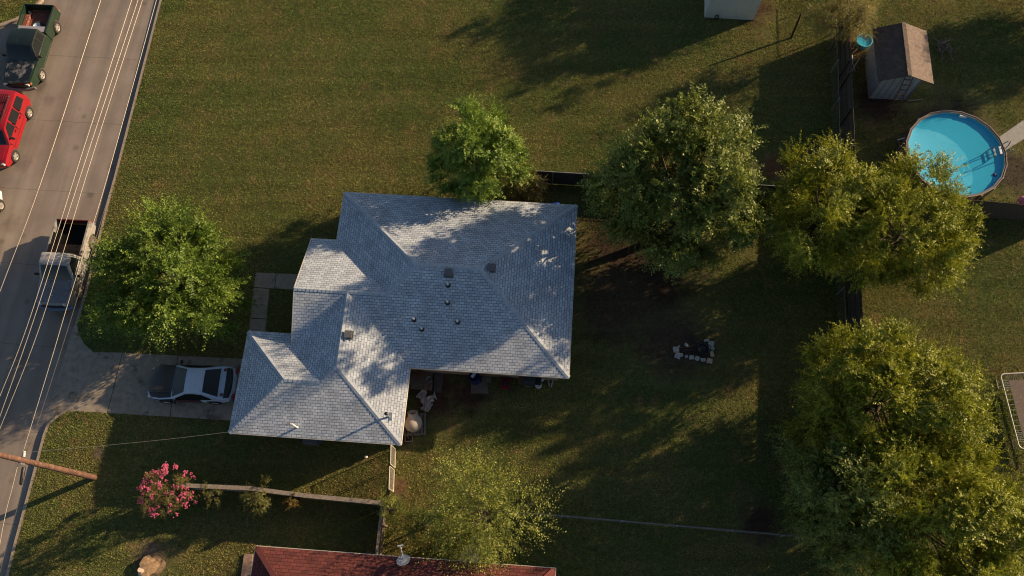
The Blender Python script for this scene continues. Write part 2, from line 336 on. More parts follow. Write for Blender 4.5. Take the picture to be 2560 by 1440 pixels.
# ------------------------------------------------------------------ grass blades (stuff)
def inpoly(pts, poly):
    x, y = pts[:, 0], pts[:, 1]; r = np.zeros(len(pts), bool); n = len(poly)
    for i in range(n):
        x1, y1 = poly[i][0], poly[i][1]; x2, y2 = poly[(i+1) % n][0], poly[(i+1) % n][1]
        c = ((y1 > y) != (y2 > y)); r ^= c & (x < (x2-x1)*(y-y1)/((y2-y1) if y2 != y1 else 1e-9)+x1)
    return r
corners = [P(-130, 1540), P(2690, 1540), P(2690, -90), P(-130, -90)]
xs = [c.x for c in corners]; ys = [c.y for c in corners]
NB = 1500000
pts = np.stack([rng.uniform(min(xs), max(xs), NB), rng.uniform(min(ys), max(ys), NB)], 1)
keep = inpoly(pts, corners) & (inpoly(pts, lawn_poly) | inpoly(pts, wl_poly))
excl = [dp, [P(640, 681), P(748, 686), P(744, 725), P(674, 722), P(655, 900), P(612, 898)],
        [HU(*q, 0) for q in [(-10.3, 17.9), (1.1, 17.9), (1.1, 9.6), (-6.6, 9.6), (-6.6, 5.9), (-13.9, 5.9), (-13.9, 10.1), (-11.6, 10.1), (-11.6, 15.2), (-10.3, 15.2)]],
        [P(2496, 344), P(2570, 292), P(2640, 250), P(2640, 292), P(2507, 380)]]
for e in excl: keep &= ~inpoly(pts, e)
for (x, y, rr, col) in spots:
    d = np.hypot(pts[:, 0]-x, pts[:, 1]-y)+rr*.35*(np.sin(pts[:, 0]*2.3+x)+np.sin(pts[:, 1]*2.9+pts[:, 0])); keep &= ~(rng.random(NB) < .9*np.clip((rr*1.9-d)/(rr*.9), 0, 1))
pts = pts[keep]; n = len(pts)
h = rng.uniform(.025, .06, n); wd = rng.uniform(.014, .03, n); a = rng.uniform(0, 2*np.pi, n); ln = rng.uniform(.6, 2.2, n)*h; la = rng.uniform(0, 2*np.pi, n)
v = np.zeros((n, 3, 3), np.float32)
v[:, 0, 0] = pts[:, 0]-np.cos(a)*wd; v[:, 0, 1] = pts[:, 1]-np.sin(a)*wd
v[:, 1, 0] = pts[:, 0]+np.cos(a)*wd; v[:, 1, 1] = pts[:, 1]+np.sin(a)*wd
v[:, 2, 0] = pts[:, 0]+np.cos(la)*ln; v[:, 2, 1] = pts[:, 1]+np.sin(la)*ln; v[:, 2, 2] = h; v[:, :2, 2] = -.005
def grassmat():
    m = groundmat('grass_blades', ((.155, .205, .05), (.255, .25, .075), (.37, .265, .12)), spots)
    t = m.node_tree; b = t.nodes['Principled BSDF']
    for l in list(b.inputs['Normal'].links): t.links.remove(l)
    src = b.inputs['Base Color'].links[0].from_socket
    g = t.nodes.new('ShaderNodeNewGeometry'); r = t.nodes.new('ShaderNodeMapRange'); r.inputs[3].default_value = .65; r.inputs[4].default_value = 1.4; t.links.new(g.outputs['Random Per Island'], r.inputs[0])
    x = t.nodes.new('ShaderNodeMix'); x.data_type = 'RGBA'; x.blend_type = 'MULTIPLY'; x.inputs[0].default_value = 1; t.links.new(src, x.inputs[6]); t.links.new(r.outputs[0], x.inputs[7]); t.links.new(x.outputs[2], b.inputs['Base Color'])
    tl = t.nodes.new('ShaderNodeBsdfTranslucent'); t.links.new(x.outputs[2], tl.inputs[0]); ms = t.nodes.new('ShaderNodeMixShader'); ms.inputs[0].default_value = .35
    t.links.new(b.outputs[0], ms.inputs[1]); t.links.new(tl.outputs[0], ms.inputs[2]); t.links.new(ms.outputs[0], t.nodes['Material Output'].inputs[0])
    return m
go = npmesh('grass', v.reshape(-1, 3), np.arange(n*3).reshape(-1, 3), grassmat())
tag(go, 'short mown green grass with brown patches covering the yards', 'grass', kind='stuff')

# ================================================================== MAIN HOUSE
EV = 2.665; PT = .42
def clip(poly, f):
    out = []; n = len(poly)
    for i in range(n):
        p, q = poly[i], poly[(i+1) % n]; fp = f[0]*p[0]+f[1]*p[1]+f[2]; fq = f[0]*q[0]+f[1]*q[1]+f[2]
        if fp >= -1e-9: out.append(p)
        if (fp > 1e-9 and fq < -1e-9) or (fp < -1e-9 and fq > 1e-9):
            t_ = fp/(fp-fq); out.append((p[0]+(q[0]-p[0])*t_, p[1]+(q[1]-p[1])*t_))
    return out
def area(p): return abs(sum(p[i][0]*p[(i+1) % len(p)][1]-p[(i+1) % len(p)][0]*p[i][1] for i in range(len(p))))/2 if len(p) > 2 else 0
class Roof:
    def __init__(s, blocks): s.b = blocks   # (rect u0,u1,v0,v1 , dict of planes side->edge coordinate)
    def planes(s, b):
        r = []
        for k, e in b[1].items(): r.append({'W': (PT, 0, -PT*e), 'E': (-PT, 0, PT*e), 'S': (0, PT, -PT*e), 'N': (0, -PT, PT*e)}[k]+(k,))
        return r
    def h(s, u, v):
        best = 0
        for b in s.b:
            u0, u1, v0, v1 = b[0]
            if u0 <= u <= u1 and v0 <= v <= v1: best = max(best, min(p[0]*u+p[1]*v+p[2] for p in s.planes(b)))
        return best
    def faces(s):
        res = []
        for i, b in enumerate(s.b):
            u0, u1, v0, v1 = b[0]; pl = s.planes(b)
            for p in pl:
                poly = [(u0, v0), (u1, v0), (u1, v1), (u0, v1)]
                for q in pl:
                    if q is not p: poly = clip(poly, (q[0]-p[0], q[1]-p[1], q[2]-p[2]))
                polys = [poly]
                for j, bj in enumerate(s.b):
                    if j == i: continue
                    a0, a1, c0, c1 = bj[0]; hs = [(1, 0, -a0), (-1, 0, a1), (0, 1, -c0), (0, -1, c1)]; skip = False
                    for q in s.planes(bj):
                        d = (q[0]-p[0], q[1]-p[1], q[2]-p[2])
                        if max(abs(x) for x in d) < 1e-6:
                            if j > i: skip = True
                            continue
                        hs.append(d)
                    if skip: continue
                    new = []
                    for c in polys:
                        rest = c
                        for f in hs:
                            if len(rest) < 3: break
                            outp = clip(rest, (-f[0], -f[1], -f[2]))
                            if area(outp) > 1e-4: new.append(outp)
                            rest = clip(rest, f)
                    polys = new
                for c in polys:
                    if area(c) > 1e-3: res.append((c, p))
        return res
ZK = KS
def roof_mesh(R, ev):
    b = MB()
    for poly, p in R.faces():
        vs = [HU(u, v, ev+(p[0]*u+p[1]*v+p[2])*ZK) for u, v in poly]; k = p[3]; sl_ = math.hypot(1, PT)*KS
        uv = []
        for u, v in poly:
            if k in 'SN': uv.append((u*KS, abs(p[0]*u+p[1]*v+p[2])/PT*sl_))
            else: uv.append((v*KS+.37, abs(p[0]*u+p[1]*v+p[2])/PT*sl_))
        b.add(vs, [tuple(range(len(vs)))], [uv])
    return b
blocks = [((-10.7, 1.46, 9.2, 18.33), dict(W=-10.7, E=1.46, S=9.2, N=18.33)),
          ((-12.0, -5.5, 9.2, 15.6), dict(S=9.2, N=15.6)),
          ((-12.0, -6.2, 5.5, 12.4), dict(W=-12.6, E=-6.2, S=5.5)),
          ((-14.34, -9.4, 5.5, 10.49), dict(W=-14.34, S=5.5, N=10.49))]
R1 = Roof(blocks)
M_sh = shingle('grey_shingles', (.52, .575, .645), (.36, .41, .475), (.16, .19, .23))
M_cap = mat('ridge_cap_shingle', (.38, .43, .49), .9, .18, 6, bump=.4)
hl = HU(-5, 12, 0)
house = thing('brick_house', 'large house with light grey shingled hip roof and white vent pipes', 'house', hl)
roof = roof_mesh(R1, EV).build('roof', M_sh, house, world=True)
def rz(u, v, dz=0.): return HU(u, v, EV+R1.h(u, v)*ZK+dz)
segs = [((-10.7, 18.33), (-6.135, 13.765)), ((1.46, 18.33), (-3.105, 13.765)), ((1.46, 9.2), (-3.105, 13.765)), ((-6.135, 13.765), (-3.105, 13.765)),
        ((-6.135, 13.765), (-7.5, 12.4)), ((-12.0, 12.4), (-7.5, 12.4)), ((-9.4, 12.3), (-9.4, 8.7)), ((-9.4, 8.7), (-6.2, 5.5)), ((-9.4, 8.7), (-10.1, 8.0)),
        ((-10.1, 8.0), (-11.845, 7.995)), ((-11.845, 7.995), (-14.34, 10.49)), ((-11.845, 7.995), (-14.34, 5.5))]
for a, b in segs:
    cb = MB(); A = rz(*a); B = rz(*b)
    if A.z < EV+.01: A = A+(B-A).normalized()*.02
    d = (B-A); n_ = max(1, int(d.length/.2)); dd = d.normalized(); sd = dd.cross(Vector((0, 0, 1))).normalized()
    hip = abs(d.z) > .2
    dr_ = .095 if not hip else .058
    for i in range(n_):
        p, q = A+d*(i/n_), A+d*((i+.97)/n_); lo, hi_ = (.020, .010) if (B.z >= A.z) else (.010, .020)
        w_ = .12
        vs = [p-sd*w_+Vector((0, 0, lo-w_*PT*(.72 if hip else 1))), p+Vector((0, 0, lo)), p+sd*w_+Vector((0, 0, lo-w_*PT*(.72 if hip else 1))),
              q-sd*w_+Vector((0, 0, hi_-w_*PT*(.72 if hip else 1))), q+Vector((0, 0, hi_)), q+sd*w_+Vector((0, 0, hi_-w_*PT*(.72 if hip else 1)))]
        cb.add(vs, [(0, 1, 4, 3), (1, 2, 5, 4), (0, 2, 1), (3, 4, 5)])
    cb.build('ridge_cap', M_cap, roof, world=True)
per = [(-10.7, 18.33), (1.46, 18.33), (1.46, 9.2), (-6.2, 9.2), (-6.2, 5.5), (-14.34, 5.5), (-14.34, 10.49), (-12.0, 10.49), (-12.0, 15.6), (-10.7, 15.6)]
M_trim = mat('cream_trim', (.62, .58, .5), .6, .08, 4)
fb = MB()
for i in range(len(per)):
    a, b = per[i], per[(i+1) % len(per)]
    A, B = HU(*a, EV), HU(*b, EV); d = (B-A).normalized(); out_ = Vector((-d.y, d.x, 0))
    fb.beam(A+out_*.012+Vector((0, 0, -.095)), B+out_*.012+Vector((0, 0, -.095)), .03, .17)
fb.build('fascia', M_trim, house, world=True)
sb = MB(); sb.add([HU(*p, EV-.03) for p in per], [tuple(range(len(per)))]); sb.build('soffit', M_trim, house, world=True)
# gable end board
gm = MB(); A, B, T_ = HU(-12.0, 9.8, EV+(.252)), HU(-12.0, 15.6, EV-.03), HU(-12.0, 12.4, EV+3.2*PT*ZK-.02)
o3 = [HU(-11.97, 9.3, EV-.03), B, T_]; gm.add([q-HX*.02 for q in o3], [(0, 1, 2)]); gm.build('gable', M_trim, house, world=True)
rk = MB()
for s in (9.75, 15.6): rk.beam(HU(-12.02, s, EV+min(s-9.2, 15.6-s)*PT*ZK-.07), HU(-12.02, 12.4, EV+3.2*PT*ZK-.07), .03, .14)
rk.build('rake_board', M_trim, house, world=True)
wallp = [(-10.25, 17.88), (1.0, 17.88), (1.0, 9.65), (-6.65, 9.65), (-6.65, 5.95), (-13.9, 5.95), (-13.9, 10.04), (-11.55, 10.04), (-11.55, 15.15), (-10.25, 15.15)]
def brickmat(name, c1, c2):
    m, t, b = nodes(name); L = t.links.new; tc = t.nodes.new('ShaderNodeTexCoord'); sp = t.nodes.new('ShaderNodeSeparateXYZ'); L(tc.outputs['Object'], sp.inputs[0])
    ad = t.nodes.new('ShaderNodeMath'); L(sp.outputs[0], ad.inputs[0]); L(sp.outputs[1], ad.inputs[1]); cb = t.nodes.new('ShaderNodeCombineXYZ'); L(ad.outputs[0], cb.inputs[0]); L(sp.outputs[2], cb.inputs[1])
    br = t.nodes.new('ShaderNodeTexBrick'); br.inputs['Scale'].default_value = 1; br.inputs['Brick Width'].default_value = .2; br.inputs['Row Height'].default_value = .075; br.inputs['Mortar Size'].default_value = .008
    br.inputs['Color1'].default_value = (*c1, 1); br.inputs['Color2'].default_value = (*c2, 1); br.inputs['Mortar'].default_value = (.35, .33, .3, 1); L(cb.outputs[0], br.inputs['Vector']); L(br.outputs[0], b.inputs['Base Color']); b.inputs['Roughness'].default_value = .9
    return m
wb = MB(); wb.prism([tuple(HU(*q, 0).xy) for q in wallp], -.1, EV-.02, top=False, bottom=False); wb.build('wall', brickmat('tan_brick', (.36, .25, .18), (.28, .18, .13)), house, world=True)
M_white = mat('white_paint', (.72, .71, .68), .5, .06, 5); M_glass = mat('dark_glass', (.012, .015, .018), .1, .1, 3, spec=.35)
M_black = mat('black_plastic', (.015, .015, .017), .45, .2, 10); M_metal = mat('galvanised_metal', (.5, .5, .5), .4, .15, 10, metal=.7)
# garage door and windows
gd = MB(); gd.beam(HU(-13.93, 5.95+.6, 1.1), HU(-13.93, 10.04-.6, 1.1), .05, 2.15); gdo = gd.build('garage_door', M_white, house, world=True, bevel=.01)
for (a, b, z0, z1) in [((-4.9, 9.65), (-3.6, 9.65), .95, 2.1), ((-1.2, 9.65), (.1, 9.65), .95, 2.1), ((-11.6, 5.95), (-10.3, 5.95), 1., 2.1), ((1., 12), (1., 13.4), 1., 2.1), ((-8, 17.88), (-6.8, 17.88), 1., 2.1), ((-11.55, 12), (-11.55, 13.6), .8, 2.1)]:
    A, B = HU(*a, (z0+z1)/2), HU(*b, (z0+z1)/2); f = MB().beam(A, B, .09, z1-z0).build('window', M_white, house, world=True, bevel=.01)
    d = (B-A).normalized(); MB().beam(A+d*.07, B-d*.07, .11, z1-z0-.14).build('pane', M_glass, f, world=True)
MB().beam(HU(-2.9, 9.65, 1.03), HU(-1.95, 9.65, 1.03), .08, 2.05).build('door', mat('brown_door', (.2, .12, .07), .5), house, world=True)
MB().beam(HU(-10.25, 15.3, 1.03), HU(-10.25, 16.25, 1.03), .08, 2.05).build('door', mat('brown_door', (.2, .12, .07), .5), house, world=True)
def onroof(px, py, R=R1, ev=EV):
    z = 3.5
    for _ in range(12):
        p = P(px, py, z)/KS; c, s = math.cos(HA), math.sin(HA); u = p.x*c+p.y*s; v = -p.x*s+p.y*c; z = ev+R.h(u, v)*ZK
    return P(px, py, z)
M_ventbox = mat('vent_metal', (.12, .12, .125), .5, .15, 8)
for q in [(1122, 684), (1228, 671), (872, 838)]:
    p = onroof(*q); b = MB(); b.box(p+Vector((0, 0, .09)), (.30, .30, .16), rot=HA); b.box(p+Vector((0, 0, .19)), (.37, .37, .05), rot=HA); b.box(p+Vector((0, 0, .01)), (.46, .46, .02), rot=HA)
    b.build('roof_vent', M_ventbox, roof, world=True, bevel=.015)
for q in [(1120, 713), (1119, 757), (1035, 799), (1144, 805), (1055, 823)]:
    p = onroof(*q); o = MB().tube([p-Vector((0, 0, .05)), p+Vector((0, 0, .26))], .058, 12).build('vent_pipe', M_white, roof, world=True, smooth=True)
    MB().lathe(p, [(.13, -.03), (.12, .02), (.07, .09), (.062, .11)], 14).build('pipe_boot', M_black, o, world=True, smooth=True)
p = onroof(972, 1042); o = MB().tube([p-Vector((0, 0, .05)), p+Vector((0, 0, .75))], .05, 12).build('flue_pipe', M_metal, roof, world=True, smooth=True)
MB().box(p+Vector((0, 0, .0)), (.4, .4, .02), M=Matrix.Rotation(math.atan(-PT), 3, 'Y')).build('flashing', M_white, o, world=True)
MB().lathe(p+Vector((0, 0, .75)), [(.02, -.02), (.09, 0), (.09, .05), (.02, .10)], 12).build('flue_cap', M_black, o, world=True, smooth=True)
p = onroof(743, 1069); mast_top = p+Vector((0, 0, 1.0))
o = MB().tube([p-Vector((0, 0, .3)), mast_top], .045, 10).build('service_mast', M_white, roof, world=True, smooth=True)
MB().tube([mast_top-Vector((.0, 0, .02)), mast_top+Vector((-.05, -.02, .1)), mast_top+Vector((-.16, -.05, .09)), mast_top+Vector((-.2, -.06, .0))], [.055, .065, .06, .05], 10).build('weatherhead', M_metal, o, world=True, smooth=True)

# ================================================================== RED HOUSE (bottom)
def uvof(p): c, s = math.cos(HA), math.sin(HA); p = p/KS; return p.x*c+p.y*s, -p.x*s+p.y*c
EV2 = 2.75
uA, vA = uvof(P(640, 1365, EV2)); uB, vB = uvof(P(1389, 1421, EV2)); vN = (vA+vB)/2
R2 = Roof([((uA, uB, vN-9, vN), dict(W=uA, E=uB, N=vN, S=vN-9))])
rh = thing('red_roof_house', 'neighbouring house with dark red shingled roof under the bottom edge', 'house', HU((uA+uB)/2, vN-4.5, 0))
M_red = shingle('red_shingles', (.17, .05, .043), (.10, .032, .03), (.06, .018, .017), tw=.3, rh=.16)
rroof = roof_mesh(R2, EV2).build('roof', M_red, rh, world=True)
per2 = [(uA, vN), (uB, vN), (uB, vN-9), (uA, vN-9)]
fb = MB()
for i in range(4):
    A, B = HU(*per2[i], EV2-.09), HU(*per2[(i+1) % 4], EV2-.09); d = (B-A).normalized(); fb.beam(A+Vector((-d.y, d.x, 0))*.012, B+Vector((-d.y, d.x, 0))*.012, .03, .16)
fb.build('fascia', M_trim, rh, world=True)
MB().add([HU(*q, EV2-.03) for q in per2], [(0, 1, 2, 3)]).build('soffit', M_trim, rh, world=True)
MB().prism([tuple(HU(*q, 0).xy) for q in [(uA+.5, vN-.5), (uB-.5, vN-.5), (uB-.5, vN-8.5), (uA+.5, vN-8.5)]], -.1, EV2-.02, top=False, bottom=False).build('wall', mat('cream_wall', (.5, .42, .33), .8), rh, world=True)
capb = MB()
for a, b in [((uA, vN), (uA+4.5, vN-4.5)), ((uB, vN), (uB-4.5, vN-4.5)), ((uA+4.5, vN-4.5), (uB-4.5, vN-4.5))]:
    A = HU(*a, EV2+R2.h(*a)*ZK+.03); B = HU(*b, EV2+R2.h(*b)*ZK+.03); capb.beam(A+(B-A).normalized()*.1, B, .24, .025)
capb.build('ridge_cap', mat('red_cap', (.16, .042, .037), .9, .2, 6), rroof, world=True)
MB().prism([tuple(P(*q).xy) for q in [(612, 1384), (634, 1386), (625, 1470), (600, 1468)]], -.05, .12).build('porch_slab', mat('stained_slab', (.3, .2, .15), .85, .3, 6), rh, world=True, bevel=.01)
# satellite dish on red roof
fp = onroof(1013, 1407, R2, EV2)
dish = thing('satellite_dish', 'grey satellite dish with white arm on the edge of the red roof', 'satellite dish', fp)
top = Vector((0, .05, .5))
MB().tube([(0, 0, -.02), (0, 0, .3), tuple(top)], .025, 8).build('mast', M_metal, dish, smooth=True)
MB().box((0, 0, .0), (.16, .16, .03)).build('foot', M_metal, dish)
nrm = Vector((-.15, .62, .77)).normalized(); Mx = nrm.to_track_quat('Z', 'Y').to_matrix()
dprof = [(.001, .0), (.1, .006), (.2, .024), (.3, .055), (.31, .06), (.3, .065), (.2, .036), (.1, .018), (.001, .012)]
MB().lathe(top+nrm*.03, dprof, 28, Mx).build('dish', mat('dish_grey', (.36, .38, .42), .35, .05), dish, smooth=True)
l0 = top+Mx @ Vector((0, .3, .05)); l0 = top+Vector((-.02, .12, .0)); l1 = top+Vector((-.14, .66, .30))
am_ = MB().tube([l0, l1], .022, 8).build('arm', M_white, dish, smooth=True)
MB().box(l1, (.26, .07, .07), rot=.15).build('receiver', M_white, am_, bevel=.01)

# ================================================================== fences
M_dark = mat('weathered_dark_wood', (.075, .062, .055), .9, .35, 8, bump=.4)
M_grey = mat('weathered_grey_wood', (.24, .20, .165), .9, .3, 7, bump=.4)
M_cloth = mat('black_screen_cloth', (.012, .012, .014), .85, .2, 10)
def board_fence(name, label, pts, h, m, cap=None, group=None, bw=.14, side=1):
    pts = [Vector((p[0], p[1], 0)) for p in pts]; c = sum(pts, Vector())/len(pts); t = thing(name, label, 'fence', c, group=group)
    b = MB(); rl = MB(); cp = MB()
    for i in range(len(pts)-1):
        A, B = pts[i], pts[i+1]; L_ = (B-A).length; d = (B-A)/L_; nn = Vector((-d.y, d.x, 0))*side; k = int(L_/(bw+.006)); an = math.atan2(d.y, d.x)
        for j in range(k):
            q = A+d*((j+.5)*L_/k); hh = h+random.uniform(-.015, .015); b.box(q+Vector((0, 0, hh/2)), (bw, .02, hh), rot=an+random.uniform(-.02, .02))
        for zz in (.3, h*.55, h-.22): rl.beam(A+nn*.035+Vector((0, 0, zz)), B+nn*.035+Vector((0, 0, zz)), .04, .09)
        for j in range(int(L_/2.4)+1):
            q = A+d*min(j*2.4, L_); MB().box(q+nn*.1+Vector((0, 0, (h-.02)/2)), (.09, .09, h-.02), rot=an).build('post', m, t, world=True)
        if cap: cp.beam(A+nn*.03+Vector((0, 0, h+.035)), B+nn*.03+Vector((0, 0, h+.035)), cap, .03)
    b.build('boards', m, t, world=True); rl.build('rails', m, t, world=True)
    if cap: cp.build('cap_rail', m, t, world=True)
    return t
def meshmat(name, col, alpha=.25):
    m, t, b = nodes(name); L = t.links.new; b.inputs['Base Color'].default_value = (*col, 1); b.inputs['Metallic'].default_value = .6; b.inputs['Roughness'].default_value = .5
    uv = t.nodes.new('ShaderNodeUVMap'); mp = t.nodes.new('ShaderNodeMapping'); mp.inputs['Rotation'].default_value = (0, 0, math.pi/4); mp.inputs['Scale'].default_value = (16, 16, 1); L(uv.outputs[0], mp.inputs[0])
    sp = t.nodes.new('ShaderNodeSeparateXYZ'); L(mp.outputs[0], sp.inputs[0]); outs = []
    for k in (0, 1):
        fr = t.nodes.new('ShaderNodeMath'); fr.operation = 'FRACT'; L(sp.outputs[k], fr.inputs[0]); gt = t.nodes.new('ShaderNodeMath'); gt.operation = 'LESS_THAN'; gt.inputs[1].default_value = alpha/2; L(fr.outputs[0], gt.inputs[0]); outs.append(gt.outputs[0])
    mxx = t.nodes.new('ShaderNodeMath'); mxx.operation = 'MAXIMUM'; L(outs[0], mxx.inputs[0]); L(outs[1], mxx.inputs[1]); L(mxx.outputs[0], b.inputs['Alpha'])
    return m
M_link = meshmat('chain_link', (.4, .4, .4), .14)
def chain_fence(name, label, pts, h, rail_m=M_metal, rr=.022, group=None, cloth=None):
    pts = [Vector((p[0], p[1], 0)) for p in pts]; c = sum(pts, Vector())/len(pts); t = thing(name, label, 'fence', c, group=group)
    rl = MB(); ms = MB(); run = 0
    for i in range(len(pts)-1):
        A, B = pts[i], pts[i+1]; L_ = (B-A).length; d = (B-A)/L_
        rl.tube([A+Vector((0, 0, h)), B+Vector((0, 0, h))], rr, 8)
        for j in range(int(L_/2.6)+1): q = A+d*min(j*2.6, L_); MB().tube([q, q+Vector((0, 0, h+.04))], .03, 8).build('post', M_metal, t, world=True, smooth=True)
        ms.add([A+Vector((0, 0, .03)), B+Vector((0, 0, .03)), B+Vector((0, 0, h)), A+Vector((0, 0, h))], [(0, 1, 2, 3)], [[(run, 0), (run+L_, 0), (run+L_, h), (run, h)]]); run += L_
    rl.build('top_rail', rail_m, t, world=True, smooth=True); ms.build('wire_mesh', M_link, t, world=True)
    if cloth:
        cb = MB()
        for i in range(len(pts)-1):
            A, B = pts[i], pts[i+1]; d = (B-A).normalized(); nn = Vector((-d.y, d.x, 0)); cb.beam(A-nn*.04+Vector((0, 0, cloth/2+.03)), B-nn*.04+Vector((0, 0, cloth/2+.03)), .012, cloth)
        cb.build('screen_cloth', M_cloth, t, world=True)
    return t
# tall fence on the right (runs up and down), with its chain-link neighbour just inside
fr = [P(2165, 1290, 1.83), P(2158, 816, 1.83), P(2150, 664, 1.83), P(2128, 150, 1.83), P(2124, 40, 1.83)]
board_fence('privacy_fence', 'tall dark board fence running up the yard behind the trees and past the shed', fr, 1.85, M_dark)
chain_fence('chain_fence', 'low wire fence with thin rail along the foot of the tall dark board fence', [P(2118, 1180, 1.2), P(2116, 836, 1.2), P(2109, 664, 1.2), P(2095, 150, 1.2), P(2085, -60, 1.2)], 1.2, rail_m=mat('dull_rail', (.16, .15, .14), .6, metal=.2))
board_fence('privacy_fence', 'dark board fence below the round pool, running off the right edge', [P(2165, 484, 1.83), P(2430, 500, 1.83), P(2700, 524, 1.83)], 1.85, M_dark)
chain_fence('chain_fence', 'wire fence hung with black screening between the small trees and the tree beside the house', [P(1290, 424, 1.5), P(1500, 437, 1.5), P(1960, 466, 1.5), P(2120, 476, 1.5)][::-1], 1.5, cloth=1.4)
chain_fence('chain_fence', 'long bare wire fence with grey top rail across the bottom right', [P(1270, 1280, 1.25), P(1420, 1291, 1.25), P(2010, 1341, 1.25), P(2180, 1354, 1.25)], 1.25, rail_m=mat('dull_rail', (.16, .15, .14), .6, metal=.2), rr=.04)
board_fence('plank_fence', 'grey plank fence with flat cap beside the pink flowering shrub', [P(440, 1214, 1.6), P(620, 1222, 1.6), P(760, 1240, 1.6), P(955, 1259, 1.6)], 1.55, M_grey, cap=.2)
board_fence('plank_fence', 'rough brown plank fence between the gate panels and the red roof', [P(954, 1262, 1.5), P(948, 1310, 1.5), P(940, 1388, 1.5)], 1.5, M_grey, cap=.12)
board_fence('privacy_fence', 'dark board fence at the lower right corner of the yard', [P(2520, 1366, 1.83), P(2680, 1362, 1.83)], 1.85, M_dark)
# framed wire gate panels by the house corner
M_frame = mat('pale_frame_paint', (.5, .47, .4), .5, .15, 6)
for (a, b, lab) in [((977, 1112), (976, 1160), 'framed wire gate panel touching the grey house corner'), ((974, 1166), (972, 1222), 'framed wire gate panel between the house-side panel and the plank fence')]:
    A, B = P(*a, 1.5), P(*b, 1.5); A.z = B.z = 0; t = thing('gate_panel', lab, 'gate', (A+B)/2, group='framed wire gate panels'); u = Vector((0, 0, 1))
    f = MB()
    for q, r in [((A, .1), (B, .1)), ((A, 1.5), (B, 1.5)), ((A, .1), (A, 1.5)), ((B, .1), (B, 1.5))]: f.tube([q[0]+u*q[1], r[0]+u*r[1]], .028, 8)
    f.build('frame', M_frame, t, world=True, smooth=True)
    L_ = (B-A).length; MB().add([A+u*.1, B+u*.1, B+u*1.5, A+u*1.5], [(0, 1, 2, 3)], [[(0, 0), (L_, 0), (L_, 1.4), (0, 1.4)]]).build('wire_mesh', meshmat('gate_link', (.55, .52, .45), .35), t, world=True)

# ================================================================== shed, white shed, tank, pool
rA, rB = P(2275, 189, 3.0), P(2259, 56, 3.0); ax = (rB-rA).normalized(); ln_ = (rB-rA).length; sx = Vector((ax.y, -ax.x, 0)); ang = math.atan2(sx.y, sx.x)
org = Vector((rA.x, rA.y, 0)); shed = thing('garden_shed', 'weathered shed with brown gable roof and blue-grey walls by the fence', 'shed', org, ang)
ew, ee = -1.5, 1.6; ze, zw = 2.35, 2.35; zr = 3.0
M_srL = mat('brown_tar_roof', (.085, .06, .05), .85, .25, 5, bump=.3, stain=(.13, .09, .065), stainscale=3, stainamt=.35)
M_srR = mat('brown_tar_roof_lighter', (.17, .125, .10), .85, .25, 6, bump=.4, stain=(.11, .085, .07), stainscale=4, stainamt=.3)  # lighter brown for the right slope and ridge cap
def slab(p0, p1, p2, p3, th):
    p = [Vector(q) for q in (p0, p1, p2, p3)]; n_ = (p[1]-p[0]).cross(p[3]-p[0]).normalized()
    if n_.z < 0: n_ = -n_
    return MB().add(p+[q-n_*th for q in p], [(0, 1, 2, 3), (7, 6, 5, 4), (0, 4, 5, 1), (1, 5, 6, 2), (2, 6, 7, 3), (3, 7, 4, 0)])
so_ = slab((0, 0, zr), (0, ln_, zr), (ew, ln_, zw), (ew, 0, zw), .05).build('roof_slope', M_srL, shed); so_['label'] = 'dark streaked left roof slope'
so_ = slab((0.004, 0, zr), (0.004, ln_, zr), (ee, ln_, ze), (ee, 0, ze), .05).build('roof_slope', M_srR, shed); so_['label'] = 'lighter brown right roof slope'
rc = MB()
for j in range(14): rc.box((0, (j+.5)*ln_/14, zr+.012), (.22, ln_/14*.96, .03), M=Matrix.Rotation(.03, 3, 'X'))
rc.build('ridge_cap', M_srR, shed)
M_bw = mat('blue_grey_boards', (.34, .40, .48), .8, .15, 4, bump=.2)
y0, y1, xa, xb = .45, ln_-.2, -1.05, 1.15
zz = lambda x: (zr-.06+(zw-zr)*x/ew) if x < 0 else (zr-.06+(ze-zr)*x/ee)
wm = MB()
for yy in (y0, y1): wm.add([(xa, yy, -.05), (xb, yy, -.05), (xb, yy, zz(xb)), (0, yy, zz(0)), (xa, yy, zz(xa))], [(0, 1, 2, 3, 4)])
for xx in (xa, xb): wm.add([(xx, y0, -.05), (xx, y1, -.05), (xx, y1, zz(xx)), (xx, y0, zz(xx))], [(0, 1, 2, 3)])
wm.build('wall', M_bw, shed)
tb = MB()
for xx in (xa, xb): tb.box((xx, y0-.015, zz(xx)/2), (.09, .05, zz(xx)-.05))
for k in range(1, 6):
    x_ = xa+(xb-xa)*k/6; tb.box((x_, y0-.008, zz(x_)/2), (.025, .02, zz(x_)-.1))
tb.build('trim', M_grey, shed)
# leaning brown lattice in front
lt = thing('wooden_ladder', 'brown slatted ladder leaning on the front wall of the shed', 'ladder', org+sx*.1, ang)
lm = MB()
for xx in (-.18, .25): lm.beam((xx, -.75, .03), (xx, .2, 2.75), .06, .04)
for k in range(8): f = (k+.6)/8.4; lm.beam((-.22, -.75+.95*f-.03, .03+2.72*f), (.29, -.75+.95*f-.03, .03+2.72*f), .05, .03)
lm.build('frame', mat('reddish_brown_wood', (.13, .07, .05), .85, .3, 9), lt)
MB().beam(P(2270, 252, .05), P(2307, 249, .05), .05, .05).build('plank', M_grey); tag(bpy.data.objects['plank'], 'thin pale plank lying in the dirt below the shed', 'plank')
